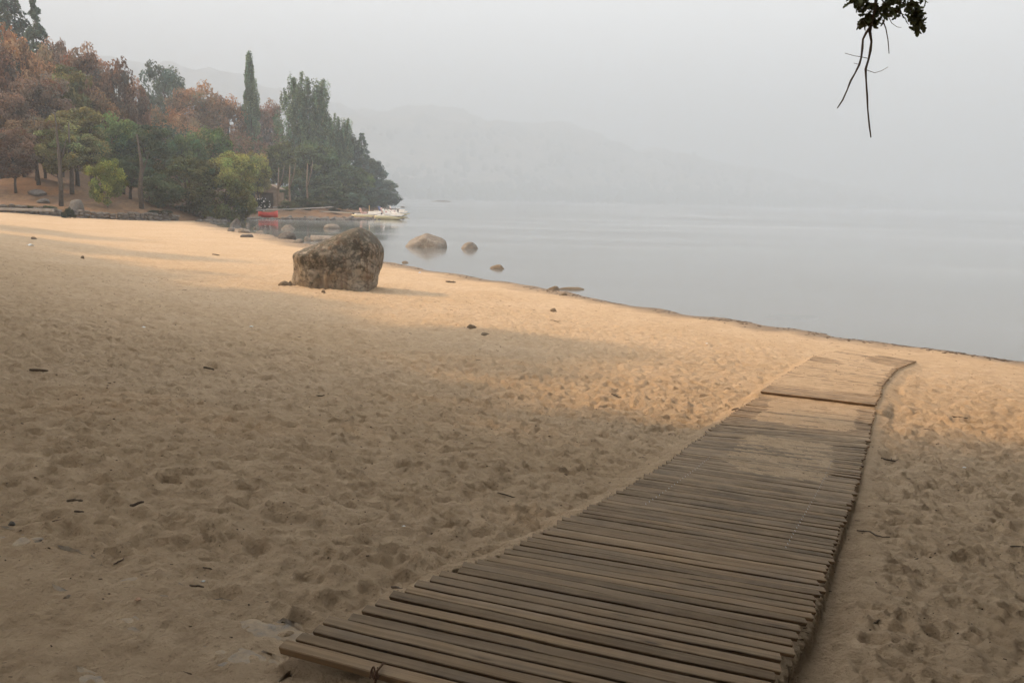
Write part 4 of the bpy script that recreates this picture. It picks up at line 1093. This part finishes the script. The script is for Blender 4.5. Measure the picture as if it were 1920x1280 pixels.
def loft(sections, closed_top=True):
    """sections: list of rings of equal length -> verts, faces"""
    V = [p for s in sections for p in s]; m = len(sections[0]); F_ = []
    for i in range(len(sections) - 1):
        for k in range(m): F_.append((i*m+k, i*m+(k+1) % m, (i+1)*m+(k+1) % m, (i+1)*m+k))
    F_.append(tuple(range(m-1, -1, -1))); F_.append(tuple((len(sections)-1)*m+k for k in range(m)))
    return V, F_
M_YEL = plain('yellow_hull', (.74, .64, .38), .4, .08, 2, .4); M_WHITE = plain('white_gel', (.80, .76, .70), .4, .06, 2, .4)
M_PINK = plain('faded_pink', (.62, .40, .36), .5, .1, 2, .3); M_NAVY = plain('boat_blue', (.10, .13, .24), .5, .1, 2, .3)
def pedalo(px, py, Y, rz, label, hull, seat):
    p = at(px, py, Y)
    root = empty('pedal_boat', (p[0], p[1], 0), label, 'pedal boat', 'pedal boats moored at the jetty', rz); root.scale = (1.2, 1.2, 1.3)
    for s in (-1, 1):     # two floats
        sec = []
        for t in np.linspace(0, 1, 9):
            x = -1.75 + 3.5 * t; k = math.sin(math.pi * min(1, .18 + t * .9))**.6 if t > .5 else 1; k = max(k, .12); lift = .22 * max(0, (t - .65) / .35)**2
            sec.append([(x, s * .52 + .26 * k * c, .14 + lift + .24 * k * q) for c, q in ((-1, .6), (-.9, 1), (.9, 1), (1, .6), (.75, -.5), (0, -1), (-.75, -.5))])
        V, F_ = loft(sec); MB().add(V, F_).build('float', hull, root, True)
    mb = MB(); mb.box((-.1, 0, .42), (1.35, .74, .05), None, .02); mb.box((1.05, 0, .52), (.35, .6, .08), None, .03); mb.build('deck', M_WHITE, root)
    for s in (-1, 1):
        st = MB(); st.box((-.45, s * .34, .56), (.26, .27, .10), None, .04)
        R = np.array([[math.cos(.4), 0, -math.sin(.4)], [0, 1, 0], [math.sin(.4), 0, math.cos(.4)]]); st.box((-.78, s * .34, .80), (.06, .27, .28), R, .03); st.build('seat', seat, root, True)
    MB().box((.35, 0, .58), (.34, .16, .16), None, .06).build('paddle_cover', M_WHITE, root)
    MB().tube([(.1, 0, .66), (-.1, 0, .86), (-.16, 0, .86)], .025, 6).build('tiller', plain('tiller_grey', (.2, .2, .2)), root)
def pb(px, py, rz, label, hull, seat):
    P = onz(px, py, 0.0); pedalo(px, py, P[1], rz, label, hull, seat)
pb(733, 412, .06, 'white pedal boat with yellow floats, nearest of the moored row', M_YEL, M_WHITE)
pb(728, 407.5, .05, 'white pedal boat second from the front in the moored row', M_WHITE, M_PINK)
pb(744, 405, .12, 'white pedal boat with yellow floats, rightmost of the moored row', M_YEL, M_PINK)
pb(722, 402.5, -.08, 'white pedal boat with blue seats tucked at the back of the row', M_WHITE, M_NAVY)
pb(742, 400.5, .1, 'white pedal boat furthest back in the moored row', M_WHITE, M_WHITE)
pb(690, 409.5, .3, 'pedal boat with yellow floats seen between the two jetty piers', M_YEL, M_PINK)

def red_boat():
    p = at(503, 409, 101.2)
    root = empty('rowing_boat', (p[0], p[1], p[2] + .02), 'bright red rowing boat pulled up on the rocks of the cove', 'boat', None, .25)
    M_RED = plain('red_hull', (.62, .055, .030), .4, .12, 2, .4); M_REDIN = plain('red_inner', (.40, .05, .03), .6, .12)
    outer = []; inner = []; n = 11
    for i in range(n):
        t = i / (n - 1); x = -1.15 + 2.3 * t; w = .56 * (1 - abs(2 * t - 1)**2.6 * (.55 if t < .5 else .92)); sheer = .62 + .20 * (2 * t - 1)**2 * (1.3 if t > .5 else .6); keel = .10 * max(0, (t - .7) / .3)**2
        ring = [(-1, sheer), (-.93, sheer * .55 + keel), (-.62, .14 + keel), (0, .02 + keel), (.62, .14 + keel), (.93, sheer * .55 + keel), (1, sheer)]
        o_ = [(x, w * a, z) for a, z in ring]; i_ = [(x * .96, w * .88 * a, z + (.05 if abs(a) < .95 else -.02)) for a, z in ring[::-1]]
        outer.append(o_ + i_)
    V, F_ = loft(outer); MB().add(V, F_).build('hull', M_RED, root, True)
    for s in (-1, 1):
        pts = []
        for i in range(n):
            t = i / (n - 1); x = -1.15 + 2.3 * t; w = .56 * (1 - abs(2 * t - 1)**2.6 * (.55 if t < .5 else .92)); pts.append((x, s * w, .63 + .20 * (2 * t - 1)**2 * (1.3 if t > .5 else .6)))
        MB().tube(pts, .035, 6).build('gunwale', M_RED, root, True)
    for x in (-.45, .3): MB().box((x, 0, .45), (.12, .47, .02)).build('thwart', M_REDIN, root)
red_boat()

def hut():
    Y = 134.0; p = at(501, 366, Y); zb = float(upland_z(p[:1], p[1:2])[0][0]) - .1; sc = Y / FPX
    root = empty('stone_hut', (p[0], p[1], zb), 'small tan stone hut with a dark opening, half hidden under trees', 'hut')
    ms = plain('tan_stone', (.27, .20, .14), .95, .3, 1.2, .1, .5); W = 1.9; H = 2.5
    for s in (-1, 1): MB().box((s * (W - .42), 0, H / 2), (.42, .25, H / 2), None, .03).build('front_wall', ms, root)
    MB().box((0, 0, H + .2), (W, .27, .3), None, .04).build('lintel', ms, root)
    for s in (-1, 1): MB().box((s * (W - .12), 1.6, H / 2), (.12, 1.35, H / 2)).build('side_wall', ms, root)
    MB().box((0, 3.0, H / 2), (W, .12, H / 2)).build('back_wall', ms, root)
    rf = MB(); rf.add([(-W-.2, -.35, H+.5), (W+.2, -.35, H+.5), (W+.2, 3.3, H+.5), (-W-.2, 3.3, H+.5), (-.4, -.35, H+1.35), (-.4, 3.3, H+1.35), (.4, -.35, H+1.35), (.4, 3.3, H+1.35)],
           [(3,2,1,0),(0,1,6,4),(1,2,7,6),(2,3,5,7),(3,0,4,5),(4,6,7,5)]); rf.build('roof', plain('old_roof', (.27, .2, .14), .95, .3, 1.5), root)
hut()
# flowering bush and low bank plants in front of the hut
def flower_bush():
    p = at(492, 380, 112.0); zb = float(upland_z(p[:1], p[1:2])[0][0])
    root = empty('flowering_bush', (p[0], p[1], zb - .1), 'dark bush dotted with white flowers above the red boat', 'shrub')
    tr_, cr_ = PROTO['bush'][0]; s = 2.4
    obj('trunk', tr_, None, root, scale=(s, s, s * .8)); c = obj('crown', cr_, None, root, scale=(s, s, s * .8)); c.color = (.035, .045, .03, 1)
    r = np.random.default_rng(8); mb = MB()
    for k in range(36):
        v = r.normal(size=3); v /= np.linalg.norm(v); v[1] = -abs(v[1]); q = np.array([v[0] * 1.15, v[1] * 1.15, 1.0 + v[2] * .85]); s_ = r.uniform(.04, .09)
        V, Fc = ICO[2]; mb.add(V[:] * s_ + q, [tuple(f) for f in Fc])
    tag(mb.build('flowers', plain('white_petal', (.8, .78, .76), .7, .05), root), kind='stuff')
flower_bush()

# far shore wood: one mass
def far_forest():
    r = np.random.default_rng(88); V0, F0 = ICO[1]; VV = []; FF = []; n = 0
    N = 9500
    x = r.uniform(-700, 2600, N); e = np.abs(r.normal(0, 1, N)) * 90 + r.uniform(0, 6, N); e[:1600] = r.uniform(0, 520, 1600)
    dens = fbm2(x * .012, e * .02, 3, 4); keep = (dens > -.15) | (e < 18); x, e = x[keep], e[keep]
    y = far_shore_y(x) + e; z = far_z(x, y)
    for i in range(len(x)):
        s = r.uniform(3.2, 7.5); V = V0 * np.array([s, s, s * r.uniform(.9, 1.6)]) * (1 + .3 * r.random((len(V0), 1))) + np.array([x[i], y[i], z[i] + s * .6])
        VV.append(V); FF.append(F0 + n); n += len(V)
    tag(obj('far_forest', mesh_np('far_forest', np.concatenate(VV), np.concatenate(FF)), plain('far_foliage', (.045, .058, .034), .95, .4, .02, .1)), 'hazy band of woodland along the far lake shore', 'forest', kind='stuff')
far_forest()

# ------------------------------------------------------------------ trees over and beside the viewer: they shade the near sand
def shade_tree(x, y, h, w, col, label, k=0, lean=(0, 0), base_bare=0.0):
    zb = float(base_z(np.array([x]), np.array([y]))[0]) - .1
    root = empty('oak_tree', (x, y, zb), label, 'tree', None, k * 1.3)
    pr = SHADE[k]
    obj('trunk', pr[0], None, root, scale=(w, w, h)); c = obj('crown', pr[1], None, root, scale=(w, w, h)); c.color = (*col, 1)
    return root
SHADE = [proto('oak', 61, .85), proto('oak', 62, .95), proto('oak', 63, 3.4)]
for tr_, cr_ in SHADE: tr_.materials.append(M_BARK); cr_.materials.append(M_LEAF)
shade_tree(-6.8, 7.2, 15.5, 14.5, GREEN, 'broad oak left of the viewer shading the near walkway', 0)
shade_tree(-12.5, 2.5, 12.0, 13, OLIVE, 'smaller oak left of the viewer shading the near sand', 1)
shade_tree(-18.5, 15.5, 13.0, 15, GREEN, 'oak left of the beach shading the middle of the sand', 1)
shade_tree(-13.2, 7.9, 9.5, 10, GREEN, 'small oak beside the broad oak left of the viewer', 0)
shade_tree(-16.5, 11.5, 10.5, 13, OLIVE, 'oak left of the beach between the two broad shade oaks', 0)
shade_tree(-23.5, 20, 12.5, 14, GREEN, 'oak left of the beach level with the boulder', 1)
shade_tree(-28.5, 26, 12.5, 13, OLIVE, 'oak at the left beach edge shading the sand before the boulder', 0)
shade_tree(-36, 35, 16.0, 15, GREEN, 'oak further along the left beach edge', 1)
shade_tree(-45, 47, 16.0, 14, OLIVE, 'oak at the left beach edge nearest the back wall', 0)
shade_tree(12.5, 4.5, 16.0, 17, GREEN, 'oak on the right of the walkway, its crown above the picture', 2)
shade_tree(-2.5, -3.8, 9.5, 11, DARK, 'dense oak right behind the viewer on the left', 2)
shade_tree(4.2, -2.4, 11.0, 14, GREEN, 'dense oak right behind the viewer on the right', 2)
def wood_behind():
    """the wood the beach path comes out of, behind the viewer"""
    VV = []; cols = []; r = np.random.default_rng(67); src = SHADE[0][1]; co = np.empty(len(src.vertices) * 3, np.float32); src.vertices.foreach_get('co', co); co = co.reshape(-1, 4, 3)
    pts = [(-9, -15), (2, -6.5), (1.5, -13), (8.5, -7), (15, -7), (22, -14), (5, -21), (16, -21), (-4, -24), (13, 0.5)]
    for (x, y) in pts:
        z = float(base_z(np.array([x]), np.array([y]))[0]); h = r.uniform(11, 15) if (x, y) != (13, .5) else 9; a = r.uniform(0, 6.28); c, s_ = math.cos(a), math.sin(a)
        sub = co[r.choice(len(co), 5600, replace=False)]
        V = sub @ np.array([[c, s_, 0], [-s_, c, 0], [0, 0, 1]]) * np.array([h * 1.1, h * 1.1, h * 1.1]) + np.array([x, y, z - h * .16])
        VV.append(V.reshape(-1, 3)); b = np.array([GREEN, OLIVE, DARK][int(r.integers(0, 3))]); tn = r.uniform(.6, 1.3, len(sub))
        cols.append(np.repeat(np.concatenate([b[None] * tn[:, None], np.ones((len(sub), 1))], 1), 4, 0))
    V = np.concatenate(VV); me = mesh_np('wood_behind_viewer', V, np.arange(len(V)).reshape(-1, 4))
    a_ = me.color_attributes.new('tone', 'FLOAT_COLOR', 'POINT'); a_.data.foreach_set('color', np.concatenate(cols).astype(np.float32).ravel())
    o = obj('wood_behind_viewer', me, M_LEAF); o.color = (1, 1, 1, 1)
    tag(o, 'dense oak wood behind the viewer that shades the foreground', 'wood', kind='stuff')
wood_behind()

# the tree overhead, with the branch that hangs into the picture
def overhead_tree():
    bx, by = 7.8, 4.6; zb = float(base_z(np.array([bx]), np.array([by]))[0]) - .1
    root = empty('overhanging_oak', (bx, by, zb), 'oak overhead whose leafy branch and bare twigs hang into the top right', 'tree')
    pr = SHADE[2]; o = np.array([bx, by, zb])
    obj('trunk', pr[0], None, root, scale=(21, 21, 16)); c = obj('crown', pr[1], None, root, scale=(21, 21, 16)); c.color = (*GREEN, 1)
    Y = 6.4
    def q(px, py, dy=0.0): return at(px, py, Y + dy) - o
    mb = MB()
    top = at(1668, -330, Y - .8) - o
    limb0 = np.array([0, 0, 5.2])
    mb.tube([limb0, limb0 * .5 + top * .5 + np.array([0, 0, .5]), top, q(1656, -140, -.2), q(1648, -40), q(1640, 20), q(1633, 50)], [.10, .07, .035, .022, .014, .011, .009], 7)
    # two long bare twigs, with the side twiglets
    t1 = [(1633,50),(1631,60),(1634,78),(1632,95),(1629,110),(1623,130),(1624,152),(1626,180),(1627,205),(1630,236),(1633,258)]
    mb.tube([q(x, y, .01 * k) for k, (x, y) in enumerate(t1)], [k * f for k, f in zip(np.linspace(.0105, .005, len(t1)), [1,1.2,.9,1.25,.95,1.25,.9,1.2,.95,1.2,.9])], 6)
    t2 = [(1631,52),(1624,62),(1618,74),(1617,90),(1615,108),(1611,122),(1603,138),(1595,152),(1588,170),(1580,188),(1570,203)]
    mb.tube([q(x, y, -.012 * k) for k, (x, y) in enumerate(t2)], [k * f for k, f in zip(np.linspace(.0095, .0045, len(t2)), [1,1.1,.9,1.2,.95,1.25,.9,1.25,.95,1.2,.8])], 6)
    for tw, r0 in (([(1655,38),(1661,54),(1665,75),(1667,101)], .005), ([(1629,110),(1615,107),(1602,105),(1584,100)], .003), ([(1624,131),(1640,137),(1653,133),(1665,126)], .0026),
                   ([(1611,121),(1606,120),(1601,119)], .0025), ([(1665,30),(1672,44),(1682,51),(1690,52)], .0028), ([(1622,36),(1613,42),(1608,50)], .004)):
        mb.tube([q(x, y, .02 * k) for k, (x, y) in enumerate(tw)], list(np.linspace(r0, r0 * .6, len(tw))), 5)
    for x, y in t1[2:] + t2[3:]:
        pass
    # leafy side shoots
    shoots = [[(1650,-30),(1690,-20),(1715,5),(1722,35),(1728,42)], [(1648,-40),(1620,-12),(1606,-2)], [(1645,-10),(1660,8),(1680,20),(1702,32)], [(1640,15),(1625,30),(1620,40)], [(1652,-20),(1675,-5),(1695,8)], [(1640,0),(1650,18),(1652,30)], [(1648,-40),(1690,-50),(1726,-25),(1732,-2)], [(1640,10),(1628,8),(1620,5)], [(1650,-20),(1700,10),(1725,30),(1722,52)], [(1640,-10),(1612,0),(1598,-4)], [(1640,10),(1630,28),(1640,44)], [(1690,-20),(1712,8),(1720,30)]]
    for s in shoots: mb.tube([q(x, y, .015 * k) for k, (x, y) in enumerate(s)], list(np.linspace(.006, .002, len(s))), 5)
    br = mb.build('hanging_branch', M_TWIG, root, True)
    # lobed oak leaf
    half = [(0, 0), (.10, .10), (.20, .13), (.24, .09), (.34, .20), (.44, .24), (.48, .15), (.60, .25), (.70, .27), (.74, .17), (.86, .17), (.95, .10), (1.0, 0)]
    V = [(x, y, abs(y) * .35 - .18 * x * x) for x, y in half] + [(x, -y, abs(y) * .35 - .18 * x * x) for x, y in half[1:-1]] ; n = len(half)
    Fq = []
    mid = len(V); V += [(x, 0, -.18 * x * x) for x, _ in half[1:-1]]
    m = lambda i: mid + i - 1 if 0 < i < n - 1 else (0 if i == 0 else n - 1)
    lo = lambda i: n + i - 1 if 0 < i < n - 1 else (0 if i == 0 else n - 1)
    for i in range(n - 1):
        Fq.append(tuple(dict.fromkeys((m(i), m(i+1), i+1, i)))); Fq.append(tuple(dict.fromkeys((lo(i), lo(i+1), m(i+1), m(i)))))
    me = bpy.data.meshes.new('leaf'); me.from_pydata(V, [], [f for f in Fq if len(f) > 2]); me.update(); me.materials.append(M_OAKLEAF)
    r = np.random.default_rng(17)
    for s in shoots:
        pts = [q(x, y, .015 * k) for k, (x, y) in enumerate(s)]
        for k in range(30 if len(s) > 3 else 20):
            t = r.uniform(.25, 1.0)**.8 * (len(pts) - 1); i = min(int(t), len(pts) - 2); p = pts[i] * (1 - t + i) + pts[i+1] * (t - i)
            p = p + r.normal(0, .013, 3)
            d = np.array([r.normal(0, .7), r.normal(0, .7), -.55 + r.normal(0, .5)]); d /= np.linalg.norm(d); u = np.cross(d, r.normal(size=3)); u /= np.linalg.norm(u); w = np.cross(d, u); sz = r.uniform(.050, .090)
            o_ = obj('leaf', me, None, br)
            o_.matrix_local = Matrix(((d[0]*sz, u[0]*sz, w[0]*sz, p[0]), (d[1]*sz, u[1]*sz, w[1]*sz, p[1]), (d[2]*sz, u[2]*sz, w[2]*sz, p[2]), (0, 0, 0, 1)))
overhead_tree()

# ------------------------------------------------------------------ sticks, scraps and litter on the sand
def stick(px, py, L, ang, rad, label, kink=.15, fork=False, mat=None, nm='stick'):
    L *= .68; rad *= .6
    P = hit(px, py); r = np.random.default_rng(int(px * 3 + py)); n = 6; mb = MB(); pts = []
    for i in range(n):
        t = i / (n - 1) - .5; x = L * t; y = kink * L * .3 * math.sin(t * 5 + px) + r.normal(0, .004)
        c, s = math.cos(ang), math.sin(ang); wx, wy = P[0] + c * x - s * y, P[1] + s * x + c * y
        pts.append(np.array([wx, wy, gz(wx, wy) + rad * .7]) - np.array([P[0], P[1], gz(P[0], P[1])]))
    zs = np.array([p[2] for p in pts]); zs = np.maximum(zs, np.polyval(np.polyfit(range(n), zs, 1), range(n)) + .002)
    for p, z in zip(pts, zs): p[2] = z
    mb.tube(pts, [rad * k for k in (.75, 1, 1.05, .95, .8, .55)], 7)
    if fork: mb.tube([pts[3], pts[3] + np.array([math.cos(ang + .8), math.sin(ang + .8), .25]) * L * .28], [rad * .7, rad * .3], 6)
    tag(mb.build(nm, mat or M_TWIG, None, True, loc=(P[0], P[1], gz(P[0], P[1]))), label, nm)
stick(1637, 1000, .30, -.62, .0085, 'crooked dark stick on the sand right of the walkway', .5)
stick(1668, 862, .30, .5, .012, 'short forked stick on the shaded sand right of the walkway', .3, True)
stick(140, 933, .10, .15, .012, 'short dark stick on the sand at lower left, above the edging stones', .1)
stick(257, 948, .085, .45, .012, 'dark bark piece right of the short stick at lower left', .3)
stick(148, 958, .06, .8, .007, 'thin bent twig above the edging stones at lower left', .3)
stick(369, 1098, .075, .45, .007, 'dark stub of stick lying across the edging stones', .1)
stick(223, 1050, .065, .9, .005, 'thin twig resting on the upper edging stone', .1)
stick(845, 529, .55, -.15, .05, 'dark driftwood lump on the sunlit sand right of the boulder', .5, True, nm='driftwood')
stick(950, 928, .16, -.05, .006, 'slim twig on the sand left of the walkway', .1)
stick(392, 695, .16, 0, .018, 'dark stick in the middle of the shaded sand at left', .1)
stick(73, 695, .2, .6, .018, 'dark twig on the shaded sand near the left edge', .1)
stick(405, 478, .6, -.4, .05, 'dark twig on the sand left of the boulder, far back', .1)
stick(1040, 601, .35, -.5, .014, 'thin bent twig on the sunlit sand below the lone stone', .3)
stick(1150, 738, .30, -.2, .012, 'thin stick on the orange sunlit sand', .2)
stick(1795, 782, .35, -.4, .018, 'short stick on the shaded sand at right', .2)
stick(1642, 1162, .055, .35, .009, 'small brown stub of wood on the dark sand right of the walkway', .05)
stick(745, 1108, .085, -.6, .009, 'short brown stick at the left edge of the walkway', .1)
stick(1378, 776, .12, .3, .025, 'dark lump of bark at the left walkway edge near the shade line', .2)
stick(1905, 1030, .12, -.1, .008, 'dark twig at the right picture edge', .2)
stick(600, 741, .14, -.3, .012, 'short twig on the shaded sand below the boulder', .3)
M_PAPER = plain('white_paper', (.78, .78, .76), .8, .04)
def scrap(px, py, s, label, seed, mat=M_PAPER):
    P = hit(px, py); r = np.random.default_rng(seed); n = 9; V = []; z0 = gz(P[0], P[1])
    for k in range(n):
        a = 2 * math.pi * k / n; q = s * r.uniform(.6, 1.0); V.append((q * math.cos(a), q * math.sin(a) * .8, r.uniform(.1, .6) * s))
    V += [(0, 0, s * .75)]; V += [(x * .96, y * .96, z - .002 - .05 * s) for x, y, z in V[:n + 1]]
    Fq = [(k, (k+1) % n, n) for k in range(n)] + [(n+1+(k+1) % n, n+1+k, 2*n+1) for k in range(n)] + [((k+1) % n, k, n+1+k, n+1+(k+1) % n) for k in range(n)]
    tag(MB().add(V, Fq).build('paper_scrap', mat, None, loc=(P[0], P[1], z0 + .002)), label, 'litter')
scrap(381, 1084, .010, 'tiny white scrap beside the stub of stick on the edging stones', 1)
scrap(269, 612, .05, 'white paper scrap on the shaded sand at left', 2)
scrap(471, 613, .045, 'pale crumpled scrap on the sand right of the white one', 3)
scrap(57, 462, .14, 'white scrap near the left edge, far back on the sand', 4)
scrap(1808, 874, .022, 'white scrap on the shaded sand at right', 5)
scrap(757, 990, .012, 'tiny pale scrap on the sand left of the walkway', 6)
scrap(1325, 646, .03, 'tiny white speck of litter on the sunlit sand', 7)
scrap(787, 513, .08, 'bluish scrap near the water edge right of the boulder', 8, plain('blue_scrap', (.45, .5, .6), .6, .1))
scrap(258, 1130, .014, 'pale orange dry leaf on the lower edging stones', 9, plain('dry_leaf', (.45, .28, .18), .8, .2))

def litter():
    r = np.random.default_rng(31); VV = []; FF = []; n = 0
    N = 3300; rr = np.sqrt(r.uniform(1.7**2, 24**2, N)); rr[:1100] = np.sqrt(r.uniform(1.7**2, 9**2, 1100)); aa = np.radians(r.uniform(-36, 36, N))
    B = np.array([(-1,-1,-1),(1,-1,-1),(1,1,-1),(-1,1,-1),(-.8,-.7,1),(.7,-.8,1),(.8,.7,1),(-.7,.8,1)], float); FB = np.array([(3,2,1,0),(4,5,6,7),(0,1,5,4),(1,2,6,5),(2,3,7,6),(3,0,4,7)])
    for i in range(N):
        x, y = rr[i] * math.sin(aa[i]), rr[i] * math.cos(aa[i])
        if shore_sd(np.array([x]), np.array([y]))[0] < .6: continue
        L = r.uniform(.002, .009) * (3.5 if r.random() < .10 else 1) * (.6 + rr[i] / 15); w = r.uniform(.001, .0036) * (.7 + rr[i] / 15)
        V = B * np.array([L, w, w * .6]); a = r.uniform(-.9, .9); c, s = math.cos(a), math.sin(a); V = V @ np.array([[c, s, 0], [-s, c, 0], [0, 0, 1]])
        VV.append(V + np.array([x, y, gz(x, y) + w * .4])); FF.append(FB + n); n += 8
    tag(obj('sand_litter', mesh_np('sand_litter', np.concatenate(VV), np.concatenate(FF)), plain('dark_litter', (.12, .083, .055), .9, .5, 3)), 'fine bits of bark and leaf scattered over the sand', 'litter', kind='stuff')
litter()

def strandline():
    r = np.random.default_rng(41); VV = []; FF = []; n = 0
    B = np.array([(-1,-1,-1),(1,-1,-1),(1,1,-1),(-1,1,-1),(-.8,-.7,1),(.7,-.8,1),(.8,.7,1),(-.7,.8,1)], float); FB = np.array([(3,2,1,0),(4,5,6,7),(0,1,5,4),(1,2,6,5),(2,3,7,6),(3,0,4,7)])
    pts = np.array(SHORE[2:9])
    for i in range(1500):
        t = r.uniform(0, len(pts) - 1.001)**1.0; k = int(t); p = pts[k] * (1 - t + k) + pts[k+1] * (t - k)
        d = pts[k+1] - pts[k]; nv = np.array([d[1], -d[0]]) / np.linalg.norm(d); nv = nv if nv[0] < 0 else -nv
        if fbm2(np.array([t * 9.0]), np.array([.3]), 3)[0] < r.normal(-.05, .2): continue
        p = p + nv * abs(r.normal(.35, .25)); z = gz(p[0], p[1])
        if z < 0.0: continue
        L = r.uniform(.012, .05) * (2.2 if r.random() < .08 else 1); w = r.uniform(.006, .016)
        V = B * np.array([L, w, w * .5]); a = math.atan2(d[1], d[0]) + r.normal(0, .5); c, s = math.cos(a), math.sin(a)
        VV.append(V @ np.array([[c, s, 0], [-s, c, 0], [0, 0, 1]]) + np.array([p[0], p[1], z + w * .3])); FF.append(FB + n); n += 8
    tag(obj('strandline_debris', mesh_np('strandline_debris', np.concatenate(VV), np.concatenate(FF)), plain('wet_debris', (.07, .05, .034), .8, .4, 3)), 'dark line of washed-up bits along the water edge', 'debris', kind='stuff')
strandline()

# ------------------------------------------------------------------ smoke haze in the air
hz = NT('smoke_haze')
pv = hz.n('VolumePrincipled', {'Color': (.52, .588, .66), 'Density': 0.0014, 'Anisotropy': 0.0})
hz.t.links.new(pv.outputs['Volume'], hz.out.inputs['Volume'])
mb = MB(); mb.box((1000, 500, (FAR_TOP - 9) / 2), (4000, 4000, (FAR_TOP + 9) / 2))
tag(mb.build('haze', hz.m), 'pale smoke haze filling the air over the lake', 'haze', kind='stuff')
